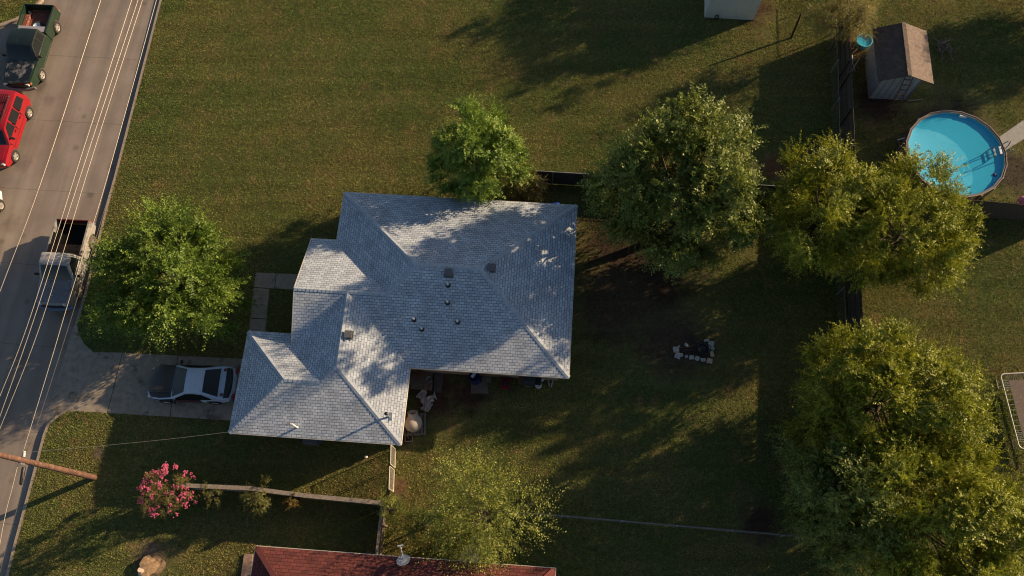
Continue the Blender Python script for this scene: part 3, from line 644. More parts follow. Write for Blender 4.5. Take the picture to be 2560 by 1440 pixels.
# white shed at the top edge
A, B = P(1761, 44), P(1884, 51); d = (B-A).normalized(); wl = (B-A).length; t = thing('white_shed', 'white metal sided shed cut off by the top edge', 'shed', A, math.atan2(d.y, d.x))
M_wm = mat('white_ribbed_metal', (.62, .66, .66), .45, .06, 3)
wm = MB(); dep = 3.2
rib = []; nr = 20
for j in range(nr): x0 = wl*j/nr; rib += [(x0, 0), (x0+wl/nr*.7, 0), (x0+wl/nr*.75, .02), (x0+wl/nr*.95, .02)]
rib.append((wl, 0)); wm.prism(rib+[(wl, dep), (0, dep)], -.05, 2.6, top=False, bottom=False); wm.build('wall', M_wm, t)
slab((-.1, -.1, 2.62), (wl/2, -.1, 3.3), (wl/2, dep+.1, 3.3), (-.1, dep+.1, 2.62), .04).build('roof', M_wm, t); slab((wl/2+.003, -.1, 3.3), (wl+.1, -.1, 2.62), (wl+.1, dep+.1, 2.62), (wl/2+.003, dep+.1, 3.3), .04).build('roof', M_wm, t)
MB().add([(0, .01, 2.5), (wl, .01, 2.5), (wl/2, .01, 3.24)], [(0, 1, 2)]).build('gable', M_wm, t)
sg = MB(); sg.tube([(.62, -.12, 0), (.62, -.12, .35), (.66, -.12, .42), (.74, -.12, .42), (.78, -.12, .35), (.78, -.12, 0)], .035, 8); sg.build('hose_hook', M_black, t, smooth=True)
# small blue tub
p = P(2161, 101, .4); p.z = 0; t = thing('paddling_tub', 'small round blue tub full of water at the shed corner', 'tub', p)
M_tub = mat('tub_blue', (.10, .42, .52), .35, .12, 4); M_tubin = mat('tub_lining', (.06, .25, .55), .4, .35, 5)
MB().lathe((0, 0, 0), [(.40, 0), (.44, .2), (.45, .40), (.48, .42), (.48, .44), (.43, .44), (.42, .38), (.40, .1), (.001, .1)], 32).build('shell', M_tub, t, smooth=True)
def watermat():
    m = bpy.data.materials.new('water'); m.use_nodes = True; tt = m.node_tree; tt.nodes.remove(tt.nodes['Principled BSDF'])
    tr = tt.nodes.new('ShaderNodeBsdfTransparent'); tr.inputs[0].default_value = (.93, .99, 1, 1); gl = tt.nodes.new('ShaderNodeBsdfGlossy'); gl.inputs['Roughness'].default_value = .06
    fr_ = tt.nodes.new('ShaderNodeFresnel'); fr_.inputs[0].default_value = 1.33; ms = tt.nodes.new('ShaderNodeMixShader')
    nn = tt.nodes.new('ShaderNodeTexNoise'); nn.inputs['Scale'].default_value = 9; nn.inputs['Detail'].default_value = 4; bp = tt.nodes.new('ShaderNodeBump'); bp.inputs['Strength'].default_value = .5; bp.inputs['Distance'].default_value = .006; tt.links.new(nn.outputs[0], bp.inputs['Height'])
    tc = tt.nodes.new('ShaderNodeTexCoord'); tt.links.new(tc.outputs['Object'], nn.inputs['Vector']); tt.links.new(bp.outputs[0], gl.inputs['Normal']); tt.links.new(bp.outputs[0], fr_.inputs['Normal'])
    gg = tt.nodes.new('ShaderNodeNewGeometry'); mm = tt.nodes.new('ShaderNodeMath'); mm.operation = 'SUBTRACT'; mm.inputs[0].default_value = 1; tt.links.new(gg.outputs['Backfacing'], mm.inputs[1]); m3 = tt.nodes.new('ShaderNodeMath'); m3.operation = 'MULTIPLY'; tt.links.new(fr_.outputs[0], m3.inputs[0]); tt.links.new(mm.outputs[0], m3.inputs[1]); tt.links.new(m3.outputs[0], ms.inputs[0]); df = tt.nodes.new('ShaderNodeBsdfDiffuse'); df.inputs[0].default_value = (.075, .70, 1, 1); m2 = tt.nodes.new('ShaderNodeMixShader'); m2.inputs[0].default_value = .46; tt.links.new(tr.outputs[0], m2.inputs[1]); tt.links.new(df.outputs[0], m2.inputs[2]); tt.links.new(m2.outputs[0], ms.inputs[1]); tt.links.new(gl.outputs[0], ms.inputs[2]); tt.links.new(ms.outputs[0], tt.nodes['Material Output'].inputs[0]); return m
M_water = watermat()
def up_normals(o):
    if sum(f.normal.z for f in o.data.polygons) < 0: o.data.flip_normals()

MB().lathe((0, 0, .0), [(.41, .33), (.001, .33)], 32, caps=False).build('water', M_water, t); up_normals(bpy.data.objects['water'])
# above ground pool
pc = P(2391, 382, 1.32); pc.z = 0; pr = 2.66
pool = thing('round_pool', 'large round above ground pool with bright blue water and brown rim', 'pool', pc)
n_ = 20
M_liner = mat('pool_liner', (.11, .48, .68), .5, .12, 7, stain=(.17, .56, .72), stainscale=1.1, stainamt=.35)
def ring(b, r0, r1, z0, z1, n=20, ph=.1):
    vs = []
    for (r, z) in ((r0, z0), (r1, z0), (r1, z1), (r0, z1)):
        for k in range(n): a = 2*math.pi*(k+ph)/n; vs.append((r*math.cos(a), r*math.sin(a), z))
    fs = []
    for k in range(n):
        k2 = (k+1) % n
        for i in range(4): j = (i+1) % 4; fs.append((i*n+k, i*n+k2, j*n+k2, j*n+k))
    return b.add(vs, fs)
MB().lathe((0, 0, 0), [(pr-.03, 1.27), (pr-.05, .80), (pr-.25, .735), (.001, .73)], 80, caps=False).build('liner', M_liner, pool, smooth=True)
ring(MB(), pr+.035, pr+.06, 0, 1.27).build('wall', mat('pool_wall', (.16, .13, .12), .6), pool)
ring(MB(), pr-.04, pr+.10, 1.275, 1.31).build('rim', mat('pool_rim', (.09, .07, .065), .5, .2, 6), pool, bevel=.008)
ring(MB(), pr+.065, pr+.105, 1.312, 1.335).build('rim_edge', mat('pool_rim_edge', (.20, .18, .17), .5, .15, 6), pool)
for k in range(n_): a = 2*math.pi*(k+.1)/n_; MB().box(((pr+.11)*math.cos(a), (pr+.11)*math.sin(a), .635), (.06, .14, 1.27), rot=a).build('upright', mat('pool_post', (.2, .16, .14), .6), pool)
MB().lathe((0, 0, 0), [(pr-.035, 1.13), (.001, 1.13)], 60, caps=False).build('water', M_water, pool); up_normals(bpy.data.objects['water.001'])
sk = P(2407, 291, 1.2)-pc; MB().box(sk, (.42, .12, .16), rot=-.2).build('skimmer', M_white, pool, bevel=.02)
hp = MB(); q0 = P(2262, 345, 1.2)-pc; q1 = P(2250, 362, .3)-pc; hp.tube([q0, q0+Vector((-.3, .0, -.2)), q1, q1+Vector((-.3, -.9, 0)), P(2243, 370, .1)-pc], .04, 8); hp.build('hose', M_metal, pool, smooth=True)
# pool ladder straddling the rim
la_ = math.atan2(P(2508, 378, 1.3).y-pc.y, P(2508, 378, 1.3).x-pc.x); ld = thing('pool_ladder', 'white and black ladder hooked over the pool rim into the water', 'ladder', pc, la_)
for s in (-.26, .26):
    MB().tube([(pr+.35, s, 0), (pr+.2, s, 1.5), (pr+.08, s, 1.95), (pr-.08, s, 1.95), (pr-.22, s, 1.5), (pr-1.15, s, .70)], .028, 8).build('rail', mat('ladder_rail', (.25, .25, .27), .4), ld, smooth=True)
for k in range(4):
    f = (k+.3)/4.2; MB().box((pr-.22-.93*f, 0, 1.5-.80*f), (.12, .52, .035)).build('step', M_white if k == 0 else mat('step_grey', (.12, .2, .26), .5), ld, bevel=.008)
p = P(2487, 437, 1.13); tag(MB().lathe(p, [(.001, -.08), (.1, -.06), (.12, 0), (.09, .05), (.001, .07)], 16).build('pool_float', mat('navy', (.01, .02, .12), .4), smooth=True), 'small dark blue float on the pool water near the lower right rim', 'float')
p = P(2557, 503, .35); tag(MB().lathe(p, [(.001, -.3), (.16, -.25), (.27, -.12), (.3, 0), (.27, .12), (.16, .25), (.001, .3)], 20).build('play_ball', mat('pink_ball', (.45, .16, .24), .5), smooth=True), 'large pink ball by the fence at the right edge', 'ball')
# ================================================================== poles and wires
M_pole = mat('brown_pole', (.13, .068, .046), .85, .3, 3, bump=.5, bscale=12, stain=(.21, .12, .085), stainscale=5, stainamt=.4)
pb = P(237, 1194); pole = thing('utility_pole', 'tall reddish brown wooden pole standing on the grass by the road', 'pole', pb)
MB().tube([(0, 0, -.2), (0, 0, 5), (0, 0, 9.4)], [.15, .13, .105], 16).build('pole', M_pole, pole, smooth=True)
ca = P(-150, 1108, 8.8)-pb; cb_ = P(-8, 1112, 8.8)-pb; MB().beam(ca, cb_, .1, .12).build('crossarm', M_pole, pole)
ib = MB()
for q in [(-143, 1110), (-46, 1110), (-24, 1110), (-15, 1110)]: ib.lathe(P(*q, 8.86)-pb, [(.03, 0), (.05, .04), (.03, .08), (.045, .12), (.001, .15)], 10)
ib.build('insulator', M_white, pole, smooth=True)
bk = MB(); bk.box((.0, -.13, 6.2), (.1, .12, .3)); bk.build('bracket', M_metal, pole)
pb2 = P(1978, 95); t = thing('dark_post', 'thin black post leaning over the lawn near the white shed', 'post', pb2)
MB().tube([(0, 0, -.1), P(2003, 33, 1.9)-pb2], [.07, .055], 10).build('post', M_black, t, smooth=True)
M_wire = mat('bright_wire', (.42, .37, .31), .35, .05, 3, metal=.3); M_wired = mat('dull_wire', (.06, .055, .05), .5)
def smoothpts(p, k=10):
    out = []; n = len(p)
    for i in range(n-1):
        p0, p1, p2, p3 = p[max(i-1, 0)], p[i], p[i+1], p[min(i+2, n-1)]
        for j in range(k):
            t_ = j/k; out.append(.5*((2*p1)+(p2-p0)*t_+(2*p0-5*p1+4*p2-p3)*t_**2+(3*p1-p0-3*p2+p3)*t_**3))
    return out+[p[-1]]
def wire(pts, z, r, m, lab, zs=None, group='overhead wires along the road'):
    w_ = [P(*q, (zs[i] if zs else z)) for i, q in enumerate(pts)]; c = w_[0].copy(); b = MB().tube([q-c for q in smoothpts(w_)], r, 6); o = b.build('overhead_wire', m, smooth=True); o.location = c; return tag(o, lab, 'wire', group)
wire([(300, -140), (252, 0), (108, 440), (0, 728), (-143, 1110)], 8.8, .0095, M_wire, 'pale overhead wire farthest out over the road, apart from the bunch of three')
wire([(372, -140), (329, 0), (200, 400), (73, 800), (0, 990), (-46, 1110)], 8.8, .0095, M_wire, 'left wire of the bunch of three crossing over the old pickup')
wire([(389, -140), (345, 0), (214, 400), (84, 800), (0, 1040), (-24, 1110)], 8.8, .0095, M_wire, 'middle wire of the bunch of three crossing over the old pickup')
wire([(402, -140), (356, 0), (228, 400), (105, 800), (0, 1071), (-15, 1110)], 8.8, .0095, M_wire, 'right wire of the bunch of three crossing over the old pickup')
wire([(430, -140), (391, 0), (269, 440), (215, 614), (165, 775), (128, 900), (58, 1129), (47, 1155), (31, 1218), (13, 1289), (-6, 1400), (-12, 1520)], 6.2, .012, M_wire, 'low pale cable following the kerb shadow and passing the pole')
wire([(274, 480), (225, 643), (133, 938), (75, 1111), (58, 1129), (55, 1218), (4, 1413), (-20, 1520)], 6.2, .012, M_wired, 'thin dull cable just kerbside of the low pale one')
mt = mast_top; cc = P(24, 1134, 6.6)
b = MB(); k = 24
for i in range(k):
    f0, f1 = i/k, (i+.6)/k
    A = cc.lerp(mt, f0)-Vector((0, 0, .5*math.sin(math.pi*f0))); B = cc.lerp(mt, (i+1)/k)-Vector((0, 0, .5*math.sin(math.pi*(i+1)/k)))
    b.tube([A, B], .008, 6, caps=False)
tag(b.build('service_wire', mat('service_cable', (.14, .14, .13), .5), smooth=True), 'thin cable strung from the wooden pole to the house roof mast', 'wire')
p = P(55, 1182, 6.2); A, B = P(60, 1166, 6.15), P(52, 1213, 6.15)
t = thing('splice_case', 'black cable splice case hanging on the wires beside the wooden pole', 'cable box', p)
MB().tube([A, A.lerp(B, .1), A.lerp(B, .9), B], [.04, .08, .08, .04], 10).build('case', M_black, t, world=True, smooth=True)
MB().tube([P(61, 1128, 6.2), P(60, 1142, 6.2)], .05, 8).build('clamp', M_white, t, world=True, smooth=True)

# ================================================================== vehicles
def arch(xc, r, zb, n=8):
    z0 = .36; a0 = math.acos(max(-1, min(1, (zb-z0)/r))) if False else 0
    return [(xc+r*math.cos(math.pi*k/n), max(zb, z0+r*math.sin(math.pi*k/n))) for k in range(n+1)]
class Veh:
    """body = the car's side outline swept across its width, with plan rounding at nose and tail and tumblehome above the belt"""
    def __init__(s, W, L, belt, roofz, tumble=.16, crown=.05, nose=.16, tail=.08):
        s.W, s.L, s.belt, s.roofz, s.tumble, s.crown, s.nose, s.tail = W, L, belt, roofz, tumble, crown, nose, tail
    def F(s, x, z, t, off=0.):
        k = max(0, min(1, (z-s.belt)/(s.roofz-s.belt))); y = t*s.W/2*(1-s.tumble*k)
        h = s.L/2; f = abs(x)/h; rr = s.nose if x > 0 else s.tail
        e = max(0, (f-.72)/.28); y *= 1-.10*e*e*(1.6 if x > 0 else 1.)
        x2 = x-math.copysign(rr*abs(t)**3*e, x)
        z2 = z-s.crown*abs(t)**4*(1 if z > .7 else 0)
        return Vector((x2, y+ (0 if abs(t) < .999 else math.copysign(off, t)), z2+(off if abs(t) < .999 else 0)))
    def body(s, outline, name, m, par, ys=(-1, -.94, -.7, -.35, 0, .35, .7, .94, 1)):
        b = MB(); n = len(outline); vs = [s.F(x, z, t) for t in ys for x, z in outline]
        fs = [(i*n+k, i*n+(k+1) % n, (i+1)*n+(k+1) % n, (i+1)*n+k) for i in range(len(ys)-1) for k in range(n)]
        fs += [tuple(range(n)), tuple((len(ys)-1)*n+k for k in range(n))[::-1]]
        return b.add(vs, fs).build(name, m, par, smooth=True)
    def panel(s, pts, t0, t1, name, m, par, off=.006, nt=7):       # pts along the top outline (x,z), t range across
        b = MB(); ts = [t0+(t1-t0)*i/(nt-1) for i in range(nt)]; n = len(pts)
        dx = []
        for i, (x, z) in enumerate(pts):
            a = pts[max(i-1, 0)]; c = pts[min(i+1, n-1)]; d = Vector((c[0]-a[0], 0, c[1]-a[1])).normalized(); nn = Vector((-d.z, 0, d.x)); nn = nn if nn.z > 0 else -nn; dx.append(nn)
        V = [s.F(x, z, t)+dx[i]*off for t in ts for i, (x, z) in enumerate(pts)]; V2 = [v-dx[k % n]*(off+.02) for k, v in enumerate(V)]
        N = len(V); fs = [(i*n+k, i*n+k+1, (i+1)*n+k+1, (i+1)*n+k) for i in range(nt-1) for k in range(n-1)]
        bd = [i*n for i in range(nt)]+[(nt-1)*n+k for k in range(1, n)]+[i*n+n-1 for i in range(nt-2, -1, -1)]+[k for k in range(n-2, 0, -1)]
        fs += [(bd[i], bd[(i+1) % len(bd)], N+bd[(i+1) % len(bd)], N+bd[i]) for i in range(len(bd))]
        return b.add(V+V2, fs).build(name, m, par, smooth=True)
    def side(s, poly, sgn, name, m, par, off=.008):                  # polygon (x,z) on the side
        V = [s.F(x, z, sgn)+Vector((0, sgn*off, 0)) for x, z in poly]; V2 = [v-Vector((0, sgn*(off+.03), 0)) for v in V]; n = len(poly)
        return MB().add(V+V2, [tuple(range(n)), tuple(range(2*n-1, n-1, -1))]+[(i, (i+1) % n, n+(i+1) % n, n+i) for i in range(n)]).build(name, m, par)
M_tyre = mat('tyre_rubber', (.022, .021, .02), .9, .2, 12); M_tan = mat('dusty_tyre', (.09, .075, .06), .9, .25, 12)
M_rim = mat('alloy_rim', (.55, .53, .5), .35, .1, 8, metal=.6); M_chrome = mat('chrome', (.6, .6, .6), .18, .05, 4, metal=.9)
M_lamp = mat('lamp_lens', (.7, .7, .68), .15, .1, 5); M_amber = mat('amber_lens', (.5, .12, .04), .3); M_redl = mat('red_lens', (.35, .01, .01), .25)
def wheel(par, x, y, r, sgn, w_=.24, tm=None, rm=None, spokes=6, hole=True):
    M = Matrix.Rotation(-sgn*math.pi/2, 3, 'X')
    o = MB().lathe((x, y, r), [(r*.58, -w_/2), (r*.9, -w_/2), (r, -w_*.35), (r, w_*.35), (r*.92, w_/2), (r*.62, w_/2), (r*.6, w_*.3)], 28, M).build('wheel', tm or M_tyre, par, smooth=True)
    b = MB(); b.lathe((x, y, r), [(.001, w_*.2), (r*.2, w_*.2), (r*.2, w_*.36), (.001, w_*.38)], 16, M); b.lathe((x, y, r), [(r*.52, w_*.15), (r*.6, w_*.3), (r*.6, w_*.45), (r*.52, w_*.40), (r*.5, w_*.15)], 28, M)
    for k in range(spokes):
        a = 2*math.pi*k/spokes; d = Vector((math.cos(a), 0, math.sin(a))); c = Vector((x, y+sgn*w_*.3, r)); b.beam(c+d*r*.12, c+d*r*.56, .11 if spokes < 8 else .06, .03, up=Vector((0, 1, 0)))
    b.lathe((x, y, r), [(.001, w_*.05), (r*.55, w_*.05)], 20, M)
    b.build('rim', rm or M_rim, o, smooth=True); return o
def mirror(v, x, z, sgn, m, par, out=.2):
    a = v.F(x, z, sgn); b = MB(); b.beam(a, a+Vector((0.02, sgn*out*.6, .03)), .05, .04); b.box(a+Vector((.0, sgn*out, .05)), (.10, .20, .16)); return b.build('side_mirror', m, par, bevel=.02)
def place(px_rear_wheel, px_front_wheel, z, halfw, side, xr, xf):
    """vehicle origin/heading from its two visible wheels; side=+1 when they are the left wheels"""
    a, b = P(*px_rear_wheel, z), P(*px_front_wheel, z); d = (b-a); d.z = 0; d.normalize(); left = Vector((-d.y, d.x, 0))
    mid = (a+b)/2-left*side*halfw-d*((xr+xf)/2); mid.z = ZR; return mid, math.atan2(d.y, d.x)
def pickup(label, loc, rz, L, W, wb, paint, hoodm, bumper, liner, roofm, wm, rm, cab_x, old=False, spk=6):
    t = thing('pickup_truck', label, 'pickup truck', loc, rz); rw, rf = -wb/2-.08, wb/2-.08; r = .385
    v = Veh(W, L, 1.02, 1.78, .0, .035, .14, .03); hx = L/2; zb = .42; rail = 1.22 if not old else 1.18
    hood_z = 1.12
    c0, c1 = cab_x        # cab rear / windshield base x
    low = [(-hx, .5), (-hx, rail), (c0-.06, rail), (c0-.05, .62)]
    bt = [(-hx, zb)]+arch(rw, .47, zb)[::-1]+[(c0, zb)]
    # front clip + doors body
    out = [(c0, zb), (c0, 1.1), (c1, 1.12), (hx-.12, hood_z-.08), (hx-.02, hood_z-.22), (hx, .62), (hx-.05, zb)]+arch(rf, .47, zb)
    body = v.body(out, 'body', paint, t)
    # cab (greenhouse)
    g = Veh(W*.97, L, 1.1, 1.8, .17, .04, 0, 0)
    ro = 1.8; cabo = [(c0+.02, 1.08), (c0+.1, ro-.05), (c0+.2, ro), (c1-.75, ro), (c1-.62, ro-.04), (c1-.02, 1.09)]
    cab = g.body(cabo, 'cab', roofm, t)
    g.panel([(c1-.60, ro-.055), (c1-.3, (ro+1.05)/2+.02), (c1-.05, 1.12)], -.86, .86, 'windshield', M_glass, cab, .008)
    g.panel([(c0+.035, 1.2), (c0+.095, ro-.12)], -.75, .75, 'rear_window', M_glass, cab, .008)
    for s_ in (-1, 1):
        xw = c1-.72
        if c1-c0 > 1.6: g.side([(c0+.2, 1.2), (c0+.26, ro-.1), (c0+.62, ro-.1), (c0+.62, 1.2)], s_, 'side_window', M_glass, cab); g.side([(c0+.7, 1.2), (c0+.7, ro-.1), (xw-.02, ro-.1), (c1-.2, 1.2)], s_, 'side_window', M_glass, cab)
        else: g.side([(c0+.2, 1.2), (c0+.26, ro-.1), (xw-.02, ro-.1), (c1-.2, 1.2)], s_, 'side_window', M_glass, cab)
        mirror(g, c1-.25, 1.2, s_, M_black, t)
        v.side([(c0+.12, .5), (c0+.12, .515), (c1-.05, .515), (c1-.05, .5)], s_, 'sill_trim', M_chrome if not old else paint, t, .012)
        for xx in (c0+.12, c1-.1): v.side([(xx, .5), (xx, 1.08), (xx+.015, 1.08), (xx+.015, .5)], s_, 'door_gap', M_black, t, .004)
        if old: MB().lathe(v.F(hx-.04, .92, s_*.78), [(.001, .05), (.09, .04), (.1, 0), (.1, -.06)], 16, Matrix.Rotation(math.pi/2, 3, 'Y')).build('headlight', M_lamp, t, smooth=True)
        else:
            MB().box(v.F(hx-.06, .9, s_*.74), (.1, .32, .13), rot=-s_*.22).build('headlight', M_lamp, t, bevel=.02); MB().box(v.F(hx-.12, .9, s_*.95), (.13, .07, .13), rot=-s_*.4).build('indicator', M_amber, t, bevel=.01)
        MB().box((-hx+.02, s_*(W/2-.06), rail-.24), (.06, .12, .34)).build('tail_light', M_redl, t, bevel=.01)
    v.panel([(c1+.02, 1.122), (c1+.5, hood_z-.015), (hx-.16, hood_z-.085)], -.84, .84, 'hood', hoodm, t, .012)
    # bed: floor, walls, tailgate
    bb = MB(); th = .09; bx0, bx1 = -hx+.03, c0-.05
    for s_ in (-1, 1):
        arc = arch(rw, .47, zb); poly = [(bx0, zb+.06), (bx0, rail), (bx1, rail), (bx1, zb)]+arc
        V = [Vector((x, s_*W/2, z)) for x, z in poly]; V2 = [Vector((x, s_*(W/2-th), z)) for x, z in poly]; n = len(poly)
        bb.add(V+V2, [tuple(range(n)), tuple(range(2*n-1, n-1, -1))]+[(i, (i+1) % n, n+(i+1) % n, n+i) for i in range(n)])
    bb.box((bx1-.03, 0, (rail+.5)/2), (.05, W-.19, rail-.55)); bd_ = bb.build('bed', paint, t)
    fl = MB(); fl.box(((bx0+bx1)/2, 0, .68), (bx1-bx0-.1, W-.2, .04))
    for k in range(0 if old else 9): fl.box(((bx0+bx1)/2, (k-4)*(W-.3)/9, .71), (bx1-bx0-.12, .07, .02))
    for s_ in (-1, 1): fl.box((rw, s_*(W/2-.24), .8), (.95, .26, .24))
    if old:
        for s_ in (-1, 1): fl.box(((bx0+bx1)/2+.3, s_*(W/2-.10), .93), ((bx1-bx0)*.6, .015, rail-.75))
    fl.build('bed_floor', liner, bd_, bevel=.006)
    tg = MB(); tg.box((bx0-.01, 0, (rail+.55)/2), (.06, W-.19, rail-.55)); tg.build('tailgate', M_dred if old else paint, t, bevel=.01)
    # bumpers
    fbm = MB(); N = 13; vs = []
    for i in range(N):
        y = -W/2*1.01+W*1.01*i/(N-1); tt_ = abs(2*y/W); x = hx+.13-.2*tt_**2.4; vs += [(x-.08, y, .72), (x, y, .70), (x+.01, y, .52), (x-.08, y, .5)]
    fbm.add(vs, [(i*4+k, i*4+(k+1) % 4, (i+1)*4+(k+1) % 4, (i+1)*4+k) for i in range(N-1) for k in range(4)]+[(0, 1, 2, 3), ((N-1)*4+3, (N-1)*4+2, (N-1)*4+1, (N-1)*4)]); fbm.build('front_bumper', bumper, t, smooth=True)
    MB().box((-hx-.05, 0, .6), (.13, W*.96, .17)).build('rear_bumper', bumper, t, bevel=.02)
    MB().box((hx+.0, 0, .84), (.05, W*.62, .2)).build('grille', M_black, t, bevel=.01)
    ub = MB(); ub.box((0, 0, .5), (L*.92, W*.6, .16)); ub.build('chassis', M_black, t)
    for x in (rw, rf):
        for s_ in (-1, 1): wheel(t, x, s_*(W/2-.10), r, s_, .25, wm, rm, spk)
    return t
M_dred = mat('dark_red_paint', (.09, .012, .012), .45)
# old two-tone pickup
wp = mat('worn_white_paint', (.27, .265, .25), .55, .12, 3, stain=(.15, .14, .13), stainscale=2.2, stainamt=.4)
wr_ = mat('chalky_roof_paint', (.33, .33, .325), .6, .1, 3, stain=(.2, .2, .2), stainscale=2.5, stainamt=.35)
hd = mat('peeling_hood_paint', (.15, .15, .16), .5, .2, 4, stain=(.42, .42, .43), stainscale=5, stainamt=.02)
loc, rz_ = place((227, 604), (195, 726), .3, .90, 1, -1.53, 1.37)
tr1 = pickup('old faded white pickup with blue-black hood and empty bed, parked at the kerb', loc, rz_, 5.0, 1.98, 2.9, wp, hd, mat('blue_bumper', (.13, .18, .28), .4), mat('black_liner', (.006, .006, .006), .9, spec=.15), wr_, M_tan, mat('steel_rim', (.16, .14, .12), .5, .2), (-.38, 1.05), old=True)
MB().box((-.72, 0, 1.19), (.55, 1.80, .05)).build('bed_cover', mat('black_cover', (.015, .012, .012), .95, spec=.1), tr1, bevel=.01)
# green pickup
gp = mat('dark_green_paint', (.014, .034, .020), .25, .15, 3, coat=.6)
gr_ = mat('green_roof_paint', (.008, .015, .014), .4, .2, 3, coat=.2, stain=(.10, .10, .09), stainscale=1.6, stainamt=.12)
gh = mat('sunburnt_green_hood', (.008, .012, .015), .35, .2, 3, coat=.3, stain=(.17, .165, .16), stainscale=2.2, stainamt=.5)
loc, rz_ = place((139, 65.5), (100, 187), .3, .88, 1, -1.83, 1.67)
tr2 = pickup('dark green pickup with sun-bleached hood, spare tyre lying in its bed', loc, rz_, 5.7, 1.95, 3.5, gp, gh, mat('grey_bumper', (.22, .21, .21), .35, metal=.3), mat('red_brown_bed', (.20, .06, .04), .7, .3, 5), gr_, None, None, (-.75, 1.2), spk=5)
tb_ = tr2
bx = tr2.matrix_basis
def vloc(v, x, y, z): return Matrix.Translation(v.location) @ v.rotation_euler.to_matrix().to_4x4() @ Vector((x, y, z))
sp_ = thing('spare_tyre', 'spare tyre with pale blue rim lying in the green pickup bed', 'tyre', vloc(tr2, -1.45, .1, .73), rz_)
o = MB().lathe((0, 0, .13), [(.2, -.12), (.34, -.12), (.38, -.08), (.38, .08), (.34, .12), (.22, .12), (.2, .0), (.2, -.12)], 26).build('tyre', M_tyre, sp_, smooth=True)
MB().lathe((0, 0, .13), [(.001, .0), (.08, .02), (.09, .06), (.14, .05), (.21, .1), (.22, .12), (.2, -.02), (.001, -.04)], 24).build('rim', mat('pale_blue_rim', (.4, .5, .62), .4, .1), sp_, smooth=True)
tbx = thing('truck_toolbox', 'pale grey toolbox across the bed of the green pickup', 'toolbox', vloc(tr2, -1.02, 0, .73), rz_)
MB().box((0, 0, .22), (.42, 1.66, .40)).build('box', mat('grey_toolbox', (.30, .29, .33), .5, .08), tbx, bevel=.02); MB().box((0, 0, .445), (.45, 1.70, .04)).build('lid', mat('grey_toolbox_lid', (.33, .32, .36), .5, .08), tbx, bevel=.01)
cl = MB()
for k in range(9): cl.lathe(tuple(vloc(tr2, -1.7-.1*k, -.68+.05*math.sin(k*2.1), .80+.04*(k % 3))), [(.001, -.06), (.07, -.03), (.06, .03), (.001, .06)], 8)
tag(cl.build('bed_junk', mat('junk_mix', (.3, .26, .2), .6, .5, 14), smooth=True), 'small pile of junk along the bed side of the green pickup', 'junk')
# red SUV
rp = mat('red_paint', (.27, .008, .014), .2, .08, 3, coat=.8)
loc, rz_ = place((69, 280), (34, 389), .3, .86, 1, -1.5, 1.44)
suv = thing('red_suv', 'bright red four door SUV with black windows cut by the left edge', 'car', loc, rz_)
L, W = 4.75, 1.86; v = Veh(W, L, 1.08, 1.8, .16, .05, .16, .1); rw, rf = -1.5, 1.44; hx = L/2
out = [(-hx, .5), (-hx-.02, .75), (-hx+.03, 1.1), (-hx+.22, 1.74), (-hx+.4, 1.8), (-.2, 1.83), (.35, 1.79), (.5, 1.73), (1.12, 1.12), (1.6, 1.10), (hx-.25, 1.0), (hx-.05, .82), (hx, .6), (hx-.06, .42)]+arch(rf, .45, .4)+[(0, .4)]+arch(rw, .45, .4)
body = v.body(out, 'body', rp, suv)
v.panel([(.52, 1.71), (.8, 1.435), (1.09, 1.15)], -.85, .85, 'windshield', M_glass, suv, .01)
v.panel([(1.18, 1.12), (1.6, 1.10), (hx-.27, 1.01)], -.82, .82, 'hood', rp, suv, .012)
v.panel([(-hx+.07, 1.18), (-hx+.2, 1.68)], -.78, .78, 'rear_window', M_glass, suv, .01)
for s_ in (-1, 1):
    for poly in [[(-1.98, 1.2), (-1.9, 1.66), (-1.12, 1.70), (-1.12, 1.18)], [(-1.0, 1.18), (-1.0, 1.70), (-.2, 1.72), (-.2, 1.18)], [(-.08, 1.18), (-.08, 1.72), (.3, 1.7), (.86, 1.2)]]: v.side(poly, s_, 'side_window', M_glass, suv, .012)
    for xx in (-1.06, -.14, .95): v.side([(xx, .5), (xx, 1.15), (xx+.014, 1.15), (xx+.014, .5)], s_, 'door_gap', M_black, suv, .004)
    v.side([(-.95, .62), (-.95, .70), (1.0, .70), (1.0, .62)], s_, 'side_trim', rp, suv, .025)
    for xx in (-.9, .02): v.side([(xx, 1.0), (xx, 1.04), (xx+.16, 1.04), (xx+.16, 1.0)], s_, 'door_handle', rp, suv, .03)
    mirror(v, .72, 1.18, s_, M_black, suv, .16)
    MB().box(v.F(hx-.1, .8, s_*.78), (.1, .3, .12), rot=-s_*.3).build('headlight', M_lamp, suv, bevel=.02); MB().box(v.F(-hx+.03, .98, s_*.9), (.08, .14, .3)).build('tail_light', M_redl, suv, bevel=.01)
    for x in (rw, rf): wheel(suv, x, s_*(W/2-.09), .37, s_, .24, spokes=5)
    MB().tube([(-1.7, s_*.6, 1.85), (-1.6, s_*.6, 1.89), (.0, s_*.6, 1.9), (.1, s_*.6, 1.84)], .022, 8).build('roof_rail', M_black, suv, smooth=True)
for xx in (-1.3, -.35): MB().beam((xx, -.62, 1.9), (xx, .62, 1.9), .05, .03).build('roof_bar', M_black, suv)
rs = MB()
for k in range(-4, 5): rs.box((-.9, k*.12, 1.835), (1.9, .03, .012))
rs.build('roof_rib', mat('dark_red_rib', (.12, .01, .012), .4), suv)
